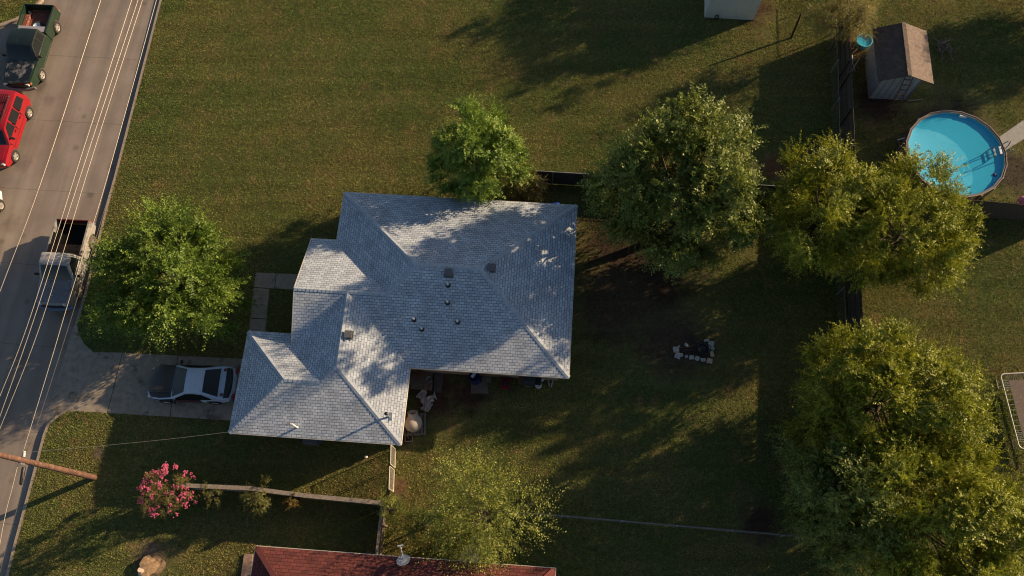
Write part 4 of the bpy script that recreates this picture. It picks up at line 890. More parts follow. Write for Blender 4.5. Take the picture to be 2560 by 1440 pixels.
# pale car nose further down on the left edge
loc2, rz2 = place((-38, 395), (0, 512), .3, .86, 1, -1.3, 1.3); loc2 = P(-2, 512, .3); d_ = Vector((math.cos(rz_), math.sin(rz_), 0)); lft = Vector((-d_.y, d_.x, 0))
wloc = loc2-lft*.86+d_*1.35; wloc.z = ZR
wc = thing('white_car', 'white car at the left edge, only a wheel and corner showing', 'car', wloc, rz_)
v = Veh(1.78, 4.5, .95, 1.42, .2, .05, .2, .1); hx = 2.25; whp = mat('car_white', (.7, .69, .66), .25, .05, coat=.5)
out = [(-hx, .5), (-hx, .8), (-hx+.2, .98), (-1.5, 1.0), (-.9, 1.4), (.2, 1.42), (1.0, 1.0), (hx-.3, .86), (hx, .62), (hx-.05, .35)]+arch(1.35, .38, .33)+[(0, .33)]+arch(-1.35, .38, .33)
v.body(out, 'body', whp, wc); v.panel([(.25, 1.40), (.95, 1.03)], -.82, .82, 'windshield', M_glass, wc, .01); v.panel([(-1.45, 1.03), (-.95, 1.38)], -.8, .8, 'rear_window', M_glass, wc, .01)
for s_ in (-1, 1):
    v.side([(-1.2, 1.02), (-.85, 1.34), (.15, 1.36), (.75, 1.03)], s_, 'side_window', M_glass, wc, .01)
    MB().box((-hx+.02, s_*.7, .8), (.08, .3, .14)).build('tail_light', M_redl, wc)
    for x in (-1.35, 1.35): wheel(wc, x, s_*(.89-.08), .33, s_, .22, spokes=7)
# coupe in the driveway
a, b = P(542.5, 1005, .25), P(420, 1002, .25); d = (b-a); d.z = 0; d.normalize(); left = Vector((-d.y, d.x, 0)); mid = (a+b)/2-left*.86; mid.z = .014
cp = thing('parked_coupe', 'two-tone coupe with pale blue roof and dark hood in the driveway', 'car', mid, math.atan2(d.y, d.x))
L, W = 4.62, 1.84; hx = L/2; v = Veh(W, L, .90, 1.36, .30, .06, .30, .16); rf, rw = 1.33, -1.24
M_pb = mat('pale_blue_primer', (.40, .50, .62), .55, .08, 3, stain=(.36, .42, .5), stainscale=3, stainamt=.2)
out = [(-hx, .45), (-hx-.01, .7), (-hx+.06, .93), (-hx+.5, .97), (-1.62, .96), (-.85, 1.31), (-.4, 1.36), (.05, 1.34), (.85, .95), (1.5, .88), (hx-.15, .70), (hx, .52), (hx-.06, .3)]+arch(rf, .40, .28)+[(0, .28)]+arch(rw, .40, .28)
body = v.body(out, 'body', M_pb, cp)
v.panel([(.10, 1.325), (.45, 1.155), (.80, .985)], -.90, .90, 'windshield', M_glass, cp, .008)
v.panel([(-1.55, 1.0), (-1.2, 1.16), (-.86, 1.315)], -.86, .86, 'rear_window', M_glass, cp, .008)
M_hood = mat('bronze_black_hood', (.035, .033, .03), .38, .1, 2, coat=.15); M_hb = mat('matt_black_paint', (.018, .018, .02), .45, .2)
# hood panel stands slightly open / crooked in the photo: skewed towards the near-curb side
hb = MB(); pts_ = [(.86, .99), (1.25, .965), (1.7, .90), (2.1, .80), (2.36, .68)]; ts = [-1.02, -.8, -.45, 0, .4, .62]
V = [v.F(x, z, max(-1, t))+Vector((0, 0, .03)) + Vector((.05*t*0, 0, 0)) for t in ts for x, z in pts_]
V2 = [q-Vector((0, 0, .04)) for q in V]; N = len(V); nn_ = len(pts_); m_ = len(ts)
fs = [(i*nn_+k, i*nn_+k+1, (i+1)*nn_+k+1, (i+1)*nn_+k) for i in range(m_-1) for k in range(nn_-1)]; fs += [tuple(N+j for j in f[::-1]) for f in fs]
bd = [i*nn_ for i in range(m_)]+[(m_-1)*nn_+k for k in range(1, nn_)]+[i*nn_+nn_-1 for i in range(m_-2, -1, -1)]+[k for k in range(nn_-2, 0, -1)]
fs += [(bd[i], bd[(i+1) % len(bd)], N+bd[(i+1) % len(bd)], N+bd[i]) for i in range(len(bd))]
hood = hb.add(V+V2, fs).build('hood', M_hood, cp, smooth=True)
MB().tube([v.F(.9, 1.02, .45)+Vector((0, 0, .03)), v.F(1.6, .95, .5)+Vector((0, 0, .03)), v.F(2.1, .84, .42)+Vector((0, 0, .02))], .02, 6).build('hood_crease', M_hood, hood, smooth=True)
v.panel([(.88, .955), (1.5, .895), (2.2, .70)], .60, .92, 'engine_bay', M_hb, cp, .004, nt=3)
fm = MB(); N = 9; vs = []
for i in range(N):
    t_ = .3+.7*i/(N-1); q = v.F(hx-.02, .6, t_); vs += [q+Vector((.03, 0, .08)), q+Vector((.05, 0, -.1)), q+Vector((-.08, 0, .10))]
fm.add(vs, [(i*3, i*3+1, i*3+4, i*3+3) for i in range(N-1)]+[(i*3+2, i*3, i*3+3, i*3+5) for i in range(N-1)]); fm.build('front_bumper', M_pb, cp, smooth=True)
M_maroon = mat('maroon_door_paint', (.055, .008, .012), .35)
for s_ in (-1, 1):
    v.side([(-1.25, .99), (-.78, 1.25), (-.35, 1.29), (.05, 1.27), (.62, 1.0), (.55, .93), (-1.2, .94)], s_, 'side_window', M_glass, cp, .01)
    mirror(v, .6, .95, s_, M_hb, cp, .16)
    v.side([(-.62, .32), (-.62, .88), (.72, .88), (.72, .32)], s_, 'door', M_maroon if s_ > 0 else M_pb, cp, .012)
    v.side([(.80, .34), (.80, .89), (1.6, .80), (2.0, .62), (1.9, .5), (1.8, .68), (1.3, .76), (.95, .5)], s_, 'fender', M_hb if s_ > 0 else mat('rust_fender', (.12, .05, .03), .6, .4, 8), cp, .012)
    MB().box((-hx+.02, s_*.68, .74), (.06, .32, .16)).build('tail_light', M_redl, cp, bevel=.01)
    MB().box(v.F(hx-.1, .62, s_*.78), (.12, .3, .12), rot=-s_*.35).build('headlight', M_lamp, cp, bevel=.02)
    for x in (rf, rw): wheel(cp, x, s_*(W/2-.07), .325, s_, .23, spokes=5)
v.panel([(-hx+.09, .95), (-2.0, .985), (-1.86, .98)], -.93, .93, 'trunk_edge', M_hb, cp, .01)
MB().tube([v.F(-2.12, .97, -.9)+Vector((0, 0, .1)), v.F(-2.2, .97, 0)+Vector((0, 0, .12)), v.F(-2.12, .97, .9)+Vector((0, 0, .1))], [.03, .045, .03], 8).build('spoiler', M_hb, cp, smooth=True)
rbm = MB(); N = 13; vs = []
for i in range(N):
    y = -W/2*.96+W*.96*i/(N-1); tt_ = abs(2*y/W); x = -hx-.16+.3*tt_**2.4; vs += [(x+.12, y, .68), (x, y, .64), (x-.0, y, .35), (x+.15, y, .3)]
rbm.add(vs, [(i*4+k, i*4+(k+1) % 4, (i+1)*4+(k+1) % 4, (i+1)*4+k) for i in range(N-1) for k in range(4)]+[(0, 1, 2, 3), ((N-1)*4+3, (N-1)*4+2, (N-1)*4+1, (N-1)*4)]); rbm.build('rear_bumper', mat('grey_purple_bumper', (.13, .125, .15), .4), cp, smooth=True)
rb_ = mat('rust_spot', (.16, .06, .03), .9, .4, 12)
for (xx, t_) in ((-1.74, .72), (-1.76, -.78)): MB().lathe(v.F(xx, .985, t_)+Vector((0, 0, .004)), [(.09, -.01), (.085, .004), (.001, .006)], 9).build('rust_patch', rb_, body)

# ================================================================== yard objects
# trampoline
c0 = P(2500, 935, .9); c1 = P(2549, 1122, .9); c2 = P(2560, 929, .9); dy = (c1-c0); ly = dy.length; dy.normalize(); dx_ = Vector((-dy.y, dy.x, 0)); dx_ = dx_ if dx_.x > 0 else -dx_
tr = thing('trampoline', 'rectangular trampoline with white tube frame and worn brown mat at the right edge', 'trampoline', Vector((c0.x, c0.y, 0)), math.atan2(dx_.y, dx_.x)); lx = 2.7
def rrect(x0, y0, x1, y1, r, n=6):
    o = []
    for cx, cy, a0 in ((x1-r, y1-r, 0), (x0+r, y1-r, 90), (x0+r, y0+r, 180), (x1-r, y0+r, 270)):
        for k in range(n+1): a = math.radians(a0+90*k/n); o.append((cx+r*math.cos(a), cy+r*math.sin(a)))
    return o
fr_ = [Vector((x, y, .9)) for x, y in rrect(0, -ly, lx, 0, .22)]; MB().tube(fr_+[fr_[0], fr_[1]], .03, 8, caps=False).build('frame', mat('white_tube', (.6, .57, .5), .4, .1), tr, smooth=True)
MB().prism(rrect(.34, -ly+.34, lx-.34, -.34, .05), .88, .895).build('mat', mat('worn_brown_mat', (.13, .10, .085), .9, .2, 12, stain=(.2, .16, .13), stainscale=6, stainamt=.1), tr)
spn = MB()
for k in range(4, 40): y = -ly*k/43; spn.tube([(.03, y, .9), (.33, y, .89)], .01, 5) if (k < 9 or k > 33 or k % 3 == 0) else None
for k in range(3, 28): x = lx*k/30; [spn.tube([(x, yy, .9), (x, yy+s_, .89)], .01, 5) for yy, s_ in ((-.03, -.3), (-ly+.03, .3))]
spn.build('springs', M_metal, tr)
for x, y in ((.25, -.6), (.25, -ly+.6), (lx-.25, -.6), (lx-.25, -ly+.6)): MB().tube([(x-.2 if x < 1 else x+.2, y, .9), (x, y, .03), (x, y+(.5 if y > -2 else -.5), .03)], .025, 8).build('leg', M_metal, tr, smooth=True)
# fire pit stones
M_stone = mat('pale_block_stone', (.40, .40, .38), .9, .2, 8, bump=.4); M_stone2 = mat('tan_stone', (.48, .38, .29), .9, .2, 8, bump=.4)
fl_ = [(640, 690, 190, 165, .1, 0, 'square pale block at the far left end of the fire pit'), (705, 880, 190, 170, -.35, 0, 'tilted square pale block at the lower left of the fire pit'),
       (735, 585, 60, 80, .5, 0, 'small stone chip above the left block of the fire pit'), (975, 530, 120, 90, -.6, 0, 'wedge of pale stone on the upper left of the fire pit'), (820, 850, 80, 110, .4, 0, 'narrow stone beside the lower left block of the fire pit'),
       (980, 910, 90, 70, .2, 0, 'smallest stone in the lower row of the fire pit'), (1140, 930, 170, 120, .1, 0, 'broad stone in the middle of the lower row of the fire pit'), (1325, 965, 150, 125, -.3, 0, 'pointed stone right of the broad one in the lower row of the fire pit'),
       (1475, 1005, 85, 105, .1, 0, 'left stone of the small touching pair in the lower row of the fire pit'), (1552, 1015, 75, 95, -.1, 0, 'right stone of the small touching pair in the lower row of the fire pit'),
       (1720, 1040, 170, 150, -.2, 1, 'big tan stone at the lower right corner of the fire pit'), (1795, 830, 110, 170, .1, 1, 'tan stone above the lower right corner stone of the fire pit'),
       (1805, 640, 110, 130, .3, 0, 'brown grey stone right of the black kettle'), (1775, 490, 190, 140, -.2, 0, 'large rounded stone at the upper right of the fire pit'), (1620, 395, 160, 70, .1, 0, 'flat stone at the top of the fire pit')]
for (x, y, w_, h_, a, k, lab) in fl_:
    p = P(1640+x/12.8, 820+y/12.8, .12); p.z = 0; w2, h2 = w_/12.8/46.5, h_/12.8/43; nn_ = 7 if w_ < 130 else 6
    poly = []
    for (sx_, sy_) in ((-1, -1), (0, -1.08), (1, -1), (1.05, .1), (1, 1), (.1, 1.06), (-1, 1), (-1.05, 0)): poly.append((w2/2*sx_*random.uniform(.8, 1.05), h2/2*sy_*random.uniform(.8, 1.05)))
    b = MB().prism(poly, -.02, random.uniform(.12, .17)); o = b.build('fire_pit_stone', M_stone2 if k else M_stone, bevel=.02, smooth=True); o.location = p; o.rotation_euler = (random.uniform(-.08, .08), random.uniform(-.08, .08), a); tag(o, lab, 'stone', 'fire pit stones')
p = P(1758, 871, .3); p.z = 0; t = thing('fire_bowl', 'round black fire bowl inside the stone ring', 'fire bowl', p)
MB().lathe((0, 0, .05), [(.1, 0), (.22, .08), (.29, .2), (.30, .26), (.27, .26), (.2, .12), (.001, .07)], 24).build('bowl', M_black, t, smooth=True); MB().tube([(.31, -.1, .3), (.36, 0, .33), (.31, .12, .3)], .015, 6).build('handle', M_metal, t, smooth=True)
for k, (x, y, l, a) in enumerate([(950, 620, 2.0, .1), (900, 690, 2.2, -.1), (1050, 700, 1.7, .25), (1150, 360, 1.2, -.5), (1250, 400, .9, .3)]):
    p = P(1640+x/12.8, 820+y/12.8, .1); l = l*.25; dd = Vector((math.cos(a), math.sin(a), 0))*l; o = MB().tube([-dd, dd], [.05, .04], 8).build('charred_log', mat('charred_wood', (.045, .032, .03), .9, .4, 12), smooth=True); o.location = (p.x, p.y, .08)
    tag(o, 'charred log lying among the fire pit stones', 'log', 'charred logs in the fire pit')
# big clay jar on a pallet, beside the garage wall
pal = thing('wood_pallet', 'grey wooden pallet under the big beige jar', 'pallet', Vector(P(1038, 1062).xy.to_tuple()+(0,)), HA+.12)
pm_ = MB()
for k in range(7): pm_.box((-.51+.17*k, 0, .12), (.11, 1.15, .02))
for k in (-.5, 0, .5): pm_.box((0, k, .055), (1.15, .09, .1))
pm_.build('slats', mat('pallet_wood', (.17, .14, .12), .9, .3, 7), pal)
jp = P(1033, 1056, .55); t = thing('clay_jar', 'big round beige jar with a short neck lying on the pallet', 'jar', Vector((jp.x, jp.y, .13)))
Mj = Matrix.Rotation(math.radians(-52), 3, 'X'); prof = [(.001, -.44), (.2, -.41), (.36, -.28), (.45, -.08), (.46, .08), (.40, .26), (.30, .37), (.25, .41), (.24, .56), (.27, .58), (.27, .62), (.22, .62), (.2, .45)]
MB().lathe((0, -.05, .42), prof, 36, Mj).build('body', mat('beige_clay', (.36, .33, .30), .75, .1, 4, stain=(.30, .26, .22), stainscale=2, stainamt=.4), t, smooth=True)
q = P(1022, 1094, .1); t = thing('wooden_crate', 'small empty square wooden crate on the ground below the jar', 'frame', Vector((q.x, q.y, 0)), .05)
b = MB(); [b.box(c, d) for c, d in [((0, .19, .06), (.42, .04, .1)), ((0, -.19, .06), (.42, .04, .1)), ((-.19, 0, .06), (.04, .34, .1)), ((.19, 0, .06), (.04, .34, .1))]]; b.beam((-.17, .17, .05), (0, -.02, .05), .03, .02); b.build('frame', M_grey, t)
# cloth heap
cl = MB()
q = P(1070, 1002); t = thing('cloth_heap', 'crumpled white cloth thrown on bare soil behind the house', 'cloth', Vector((q.x, q.y, 0)))
def ribbon(b, pts, wd_, seed):
    r = random.Random(seed); n = len(pts); S = smoothpts([Vector(p) for p in pts], 6); m = 6; vs = []
    for i, p in enumerate(S):
        d = (S[min(i+1, len(S)-1)]-S[max(i-1, 0)]).normalized(); s_ = Vector((-d.y, d.x, 0))
        for k in range(m): u = k/(m-1)-.5; vs.append(p+s_*u*wd_*(1+.4*math.sin(i*.7+seed))+Vector((0, 0, .07+.05*math.sin(k*2.3+i*.5+seed)+r.uniform(-.012, .012))))
    b.add(vs, [(i*m+k, i*m+k+1, (i+1)*m+k+1, (i+1)*m+k) for i in range(len(S)-1) for k in range(m-1)])
s_ = 1/5.33/44
def cc_(x, y): return ((x-375)*s_, -(y-650)*s_, 0)
ribbon(cl, [cc_(270, 620), cc_(290, 550), cc_(330, 560), cc_(320, 640), cc_(340, 720), cc_(330, 770)], .26, 1)
ribbon(cl, [cc_(470, 590), cc_(420, 610), cc_(390, 660), cc_(385, 710), cc_(420, 730)], .34, 2); ribbon(cl, [cc_(300, 740), cc_(360, 760), cc_(430, 700)], .2, 3)
o = cl.build('cloth', mat('dirty_white_cloth', (.40, .37, .36), .9, .2, 9), t, smooth=True)
sd_ = o.modifiers.new('thick', 'SOLIDIFY'); sd_.thickness = .01
# patio boards, bucket, slabs
def slabthing(name, lab, cat, quad, z0, z1, m, group=None, par=None):
    pts_ = [P(*q_, z1) for q_ in quad]; c = sum(pts_, Vector())/4; b = MB().prism([tuple((p_-c).xy) for p_ in pts_], z0, z1); o = b.build(name, m, bevel=.01); o.location = (c.x, c.y, 0); return tag(o, lab, cat, group)
M_ply = mat('old_plywood', (.15, .115, .09), .9, .3, 4, stain=(.09, .06, .045), stainscale=3, stainamt=.3)
slabthing('plywood_sheet', 'square brown plywood platform in the inner corner of the house', 'plywood', [(1026, 921), (1082, 924), (1080, 975), (1022, 972)], 0, .14, M_ply)
slabthing('plank_mat', 'narrow dark plank strip right of the plywood platform', 'planks', [(1086, 926), (1110, 928), (1104, 982), (1084, 980)], 0, .06, M_dark)
p = P(1073, 948, .4); t = thing('bucket', 'pale bucket standing on the plywood platform', 'bucket', Vector((p.x, p.y, .14)))
MB().lathe((0, 0, 0), [(.11, 0), (.14, .3), (.145, .31), (.13, .3), (.1, .02), (.001, .02)], 20).build('body', mat('pale_plastic', (.33, .33, .32), .5), t, smooth=True)
ch = thing('patio_chair', 'rusty brown folded chair lying on the plywood platform', 'chair', Vector((P(1050, 936, .3).x, P(1050, 936, .3).y, .14)), .6)
M_rust = mat('rust_brown', (.14, .06, .035), .7, .3, 9)
MB().box((0, 0, .42), (.42, .4, .03)).build('seat', M_rust, ch, bevel=.01); MB().box((-.22, 0, .66), (.03, .4, .4)).build('backrest', M_rust, ch, bevel=.01)
for x, y in ((-.18, -.17), (.18, -.17), (-.18, .17), (.18, .17)): MB().tube([(x, y, .0), (x, y, .41)], .014, 6).build('leg', M_rust, ch)
slabthing('concrete_slab', 'flat grey brown paving slab below the blue barrel', 'slab', [(1177, 953), (1218, 956), (1222, 984), (1177, 983)], -.05, .05, mat('brown_slab', (.13, .105, .09), .9, .15, 4))
slabthing('concrete_slab', 'raised slab tucked between the blue barrel and the mower', 'slab', [(1203, 935), (1228, 937), (1228, 955), (1204, 953)], -.05, .12, mat('brown_slab', (.13, .105, .09), .9, .15, 4))
slabthing('door_step', 'long cream step along the back wall', 'step', [(1198, 925), (1294, 930), (1294, 942), (1200, 936)], 0, .2, mat('cream_step', (.40, .36, .31), .8, .12, 4))
p = P(1186, 940, .85); t = thing('blue_barrel', 'open blue plastic barrel against the back wall', 'barrel', Vector((p.x, p.y, 0)))
MB().lathe((0, 0, 0), [(.24, 0), (.29, .05), (.30, .4), (.29, .82), (.28, .85), (.26, .82), (.25, .5), (.001, .5)], 24).build('body', mat('navy_plastic', (.01, .025, .12), .4), t, smooth=True)
t = MB().box(Vector((p.x-.05, p.y+.05, .87)), (.16, .3, .02), M=Matrix.Rotation(-.6, 3, 'Z')).build('paper_sign', mat('paper_white', (.5, .55, .65), .6)); tag(t, 'white sheet of card on the blue barrel', 'card')
p = P(1390, 507, .5); p = P(1390, 516, .86); t = thing('blue_barrel', 'bright blue tub top showing behind the upper right roof edge', 'barrel', Vector((p.x, p.y, 0)))
MB().lathe((0, 0, 0), [(.24, 0), (.29, .05), (.30, .4), (.29, .82), (.2, .86), (.001, .87)], 24).build('body', mat('royal_plastic', (.02, .08, .5), .4), t, smooth=True)
# mower
p = P(1264, 962); t = thing('lawn_mower', 'red lawn mower parked by the back wall', 'lawn mower', Vector((p.x, p.y, 0)), HA+math.pi/2)
M_mr = mat('mower_red', (.16, .008, .010), .35)
MB().box((0, 0, .26), (.62, .5, .14)).build('deck', M_mr, t, bevel=.05); MB().lathe((.02, 0, .33), [(.16, 0), (.16, .1), (.12, .16), (.001, .18)], 18).build('engine', M_black, t, smooth=True)
MB().tube([(-.3, -.22, .3), (-.85, -.2, .95), (-.88, 0, 1.0), (-.85, .2, .95), (-.3, .22, .3)], .014, 6).build('handle', M_black, t, smooth=True)
for x, y in ((-.25, -.3), (.25, -.3), (-.25, .3), (.25, .3)): MB().lathe((x, y, .11), [(.05, -.025), (.11, -.025), (.11, .025), (.05, .03), (.001, .03)], 16, Matrix.Rotation(math.copysign(math.pi/2, -y), 3, 'X')).build('wheel', M_tan, t, smooth=True)
# grill
p = P(1322, 953, .6); t = thing('gas_grill', 'black lidded grill with steel handle under the eave', 'grill', Vector((p.x, p.y, 0)), HA)
MB().box((0, 0, .72), (.62, .5, .2)).build('firebox', M_black, t, bevel=.03)
lid = MB().add([(-.32, -.25, .82), (.32, -.25, .82), (.32, .25, .82), (-.32, .25, .82), (-.3, -.17, 1.02), (.3, -.17, 1.02), (.3, .2, 1.06), (-.3, .2, 1.06)], [(0, 1, 5, 4), (1, 2, 6, 5), (2, 3, 7, 6), (3, 0, 4, 7), (4, 5, 6, 7)]).build('lid', mat('grill_black', (.035, .038, .042), .35), t, bevel=.03)
MB().tube([(-.2, -.24, .9), (-.2, -.33, .92), (.2, -.33, .92), (.2, -.24, .9)], .013, 8).build('handle', M_chrome, lid, smooth=True)
MB().box((.48, 0, .78), (.3, .42, .03)).build('side_shelf', M_black, t, bevel=.01); MB().box((-.43, 0, .76), (.2, .4, .03)).build('side_shelf', M_rust, t, bevel=.01)
for x in (-.28, .28):
    for y in (-.2, .2): MB().beam((x, y, 0), (x, y, .64), .04, .04, up=Vector((1, 0, 0))).build('leg', M_black, t)
for q_, lab in (((1354, 944), 'pale round cover next to the grill, upper one of two'), ((1346, 962), 'white torn round lid by the grill, lower one of two')):
    p = P(*q_, .2); t = MB().lathe(Vector((p.x, p.y, .16)), [(.17, -.14), (.18, 0), (.15, .03), (.10, .02), (.07, -.02), (.001, -.03)], 20).build('round_cover', mat('white_plastic', (.5, .55, .56), .5), smooth=True); tag(t, lab, 'lid', 'round pale lids by the grill')
for q0, q1, lab in (((1369, 943), (1374, 966), 'short pale board lying beside the grill, left of two'), ((1383, 949), (1378, 968), 'short pale board lying beside the grill, right of two')):
    o = MB().beam(P(*q0, .04), P(*q1, .04), .07, .04).build('short_board', mat('pale_board', (.36, .29, .24), .85)); tag(o, lab, 'board', 'short boards beside the grill')
# white lamp ball on the side lawn
p = P(915, 1142, .35); t = thing('garden_light', 'small white globe on a stake in the dark side lawn', 'garden light', Vector((p.x, p.y, 0)))
MB().lathe((0, 0, .34), [(.001, -.08), (.06, -.06), (.085, 0), (.06, .06), (.001, .08)], 14).build('globe', M_white, t, smooth=True); MB().tube([(0, 0, 0), (0, 0, .28)], .012, 6).build('stake', M_black, t)
# window unit box sticking out of side wall
p = P(780, 1103, .3); t = thing('window_cooler', 'dark boxed air cooler by the lower garage wall', 'air conditioner', Vector((p.x, p.y+.1, 0)), HA)
MB().box((0, 0, .35), (.75, .6, .7)).build('case', mat('grey_case', (.12, .12, .12), .5), t, bevel=.03); MB().box((.42, 0, .3), (.04, .3, .5)).build('panel', mat('teal_panel', (.08, .2, .22), .5), t)
# stump and sawdust
p = P(378, 1417); st = thing('tree_stump', 'cut tree stump with pale sawn top in a patch of chips', 'stump', p)
prof = [(.66, -.05), (.56, .05), (.49, .2), (.46, .32)]
b = MB(); n_ = 26; vs = []
for r, z in prof+[(.44, .325), (.001, .33)]:
    for k in range(n_): a = 2*math.pi*k/n_; rr = r*(1+.13*math.sin(3*a+1)+.07*math.sin(7*a)); vs.append((rr*math.cos(a), rr*math.sin(a), z))
b.add(vs, [(i*n_+k, i*n_+(k+1) % n_, (i+1)*n_+(k+1) % n_, (i+1)*n_+k) for i in range(3) for k in range(n_)]).build('bark', mat('bark', (.16, .11, .07), .95, .4, 9, bump=.8), st, smooth=True)
b = MB(); b.add(vs[3*n_:], [(i*n_+k, i*n_+(k+1) % n_, (i+1)*n_+(k+1) % n_, (i+1)*n_+k) for i in range(2) for k in range(n_)]).build('cut_top', mat('sawn_wood', (.42, .27, .14), .85, .35, 9), st, smooth=True)
p2 = P(362, 1424, .2); lg = thing('log_section', 'short pale barkless log piece leaning beside the stump', 'log', Vector((p2.x-.0, p2.y-.05, 0)))
MB().tube([(-.16, -.12, .1), (-.12, .05, .36)], [.17, .15], 14).build('log', mat('pale_wood', (.55, .45, .36), .8, .2, 6), lg, smooth=True)
# junk beside the shed: branches
def sticks(name, lab, cat, px, n, spread, L0, m, seed, z=.15):
    r = random.Random(seed); b = MB(); p = P(*px)
    for k in range(n):
        a = r.uniform(0, math.pi*2); l = L0*r.uniform(.5, 1); c = Vector((r.uniform(-spread, spread), r.uniform(-spread, spread), r.uniform(.02, z))); d = Vector((math.cos(a), math.sin(a), r.uniform(-.1, .35)))*l/2
        md = Vector((r.uniform(-.1, .1), r.uniform(-.1, .1), .03)); b.tube([c-d if (c-d).z > 0 else c-d*Vector((1, 1, 0)).length*0-Vector((d.x, d.y, 0)), c+md, c+d], [.03, .024, .012], 6)
    o = b.build(name, m, smooth=True); o.location = p; return tag(o, lab, cat)
sticks('branch_pile', 'tangle of dead pale branches on dark grass right of the shed', 'branches', (2351, 124), 16, .45, 1.2, mat('dead_wood', (.17, .14, .12), .9, .3, 8), 3, .3)
sticks('scrap_pile', 'heap of dark scrap boards between fence and shed', 'scrap', (2135, 142), 9, .5, 1.9, mat('scrap_wood', (.06, .04, .035), .85, .4, 6), 5, .35)
for q0, q1, lab in (((2149, 145), (2121, 197), 'long grey pipe leaning in the gap left of the shed'), ((2130, 137), (2138, 178), 'bent grey pipe next to the long one left of the shed')):
    A, B = P(*q0, .5), P(*q1, .05); o = MB().tube([A, (A+B)/2+Vector((-.05, 0, 0)), B], .028, 8).build('scrap_pipe', M_metal, smooth=True); tag(o, lab, 'pipe', 'scrap pipes beside the shed')
p = P(2230, 1, 0)
# round lounge chair beside red roof
p = P(1171, 1386, .55); t = thing('saucer_chair', 'tan round saucer chair under the thin tree by the red roof', 'chair', Vector((p.x, p.y, 0)), 1.2)
Ms = Matrix.Rotation(.35, 3, 'X'); MB().lathe((0, 0, .35), [(.001, .0), (.2, .03), (.38, .14), (.48, .30), (.47, .32), (.36, .17), (.2, .07), (.001, .04)], 22, Ms).build('seat', mat('tan_canvas', (.45, .36, .28), .85, .2, 6), t, smooth=True)
MB().lathe((0, 0, .35), [(.47, .30), (.5, .31), (.49, .34), (.47, .30)], 24, Ms).build('rim', M_metal, t, smooth=True)
for k in range(4): a = k*math.pi/2+.4; MB().tube([(.4*math.cos(a), .4*math.sin(a), 0), (.1*math.cos(a+1.5), .1*math.sin(a+1.5), .35)], .014, 6).build('leg', M_metal, t)

# ================================================================== trees
M_bark = mat('tree_bark', (.10, .075, .055), .95, .35, 8, bump=.6)
def foliage(cen, rad, nclump, nshoot, nleaf, leaf, seed, shell=.55, up=.35, droop=.25, cr=.26, wl=.5, flat_=.12, slen=1.):
    r = np.random.default_rng(seed); rad = np.array(rad, float)
    # clump centres: lumpy ellipsoid, biased to the outside
    d = r.normal(size=(nclump*3, 3)); d /= np.linalg.norm(d, axis=1)[:, None]; d = d[d[:, 2] > -.88][:nclump]; nc = len(d)
    ph = r.uniform(0, 6.28, 6); lump = 1+.13*np.sin(3*np.arctan2(d[:, 1], d[:, 0])+ph[0])+.10*np.sin(5*np.arctan2(d[:, 1], d[:, 0])+ph[1]+2*d[:, 2])+.10*np.sin(6*d[:, 2]+ph[2])
    rr = (shell+(1-shell)*r.random(nc)**.6)*lump*(1-cr*.75)
    cc = d*rr[:, None]*rad
    R0 = rad.mean()*cr
    cs = R0*r.uniform(.55, 1.25, nc)
    # shoots
    ci = np.repeat(np.arange(nc), nshoot); m = len(ci)
    sd = r.normal(size=(m, 3)); sd /= np.linalg.norm(sd, axis=1)[:, None]; outw = d[ci]*1.0; sd = sd+outw*.9+np.array([0, 0, up]); sd /= np.linalg.norm(sd, axis=1)[:, None]
    sl_ = cs[ci]*r.uniform(.5, 1.35, m)*slen; s0 = cc[ci]+r.normal(size=(m, 3))*cs[ci][:, None]*.2; cn = r.normal(size=(nc, 3))*.35
    # leaves
    li = np.repeat(np.arange(m), nleaf); k = len(li); t = np.tile(np.linspace(.12, 1, nleaf), m)
    pos = s0[li]+sd[li]*(sl_[li]*t)[:, None]; pos[:, 2] -= droop*sl_[li]*t**2
    tang = sd[li].copy(); tang[:, 2] -= 2*droop*t; tang /= np.linalg.norm(tang, axis=1)[:, None]
    sn = np.array([0, 0, flat_])+cn[ci]+r.normal(size=(m, 3))*.28+d[ci]*.35; nrm = sn[li]+r.normal(size=(k, 3))*.16; nrm /= np.linalg.norm(nrm, axis=1)[:, None]
    side = np.cross(tang, nrm); side /= np.linalg.norm(side, axis=1)[:, None]+1e-9; sgn = np.where((np.arange(k) % 2) == 0, 1., -1.)[:, None]
    ax_ = side*sgn*.85+tang*.5+r.normal(size=(k, 3))*.25; ax_ /= np.linalg.norm(ax_, axis=1)[:, None]
    wv = np.cross(ax_, nrm); wv /= np.linalg.norm(wv, axis=1)[:, None]+1e-9
    L_ = (leaf*r.uniform(.6, 1.25, k)*(1-.35*t))[:, None]; w2 = L_*wl/2
    p0 = pos; p1 = pos+ax_*L_*.5+wv*w2+nrm*L_*.06; p2 = pos+ax_*L_; p3 = pos+ax_*L_*.5-wv*w2+nrm*L_*.06
    v = np.stack([p0, p1, p2, p3], 1).reshape(-1, 3)+np.array(cen)
    return v, np.arange(len(v)).reshape(-1, 4), cc+np.array(cen), cs
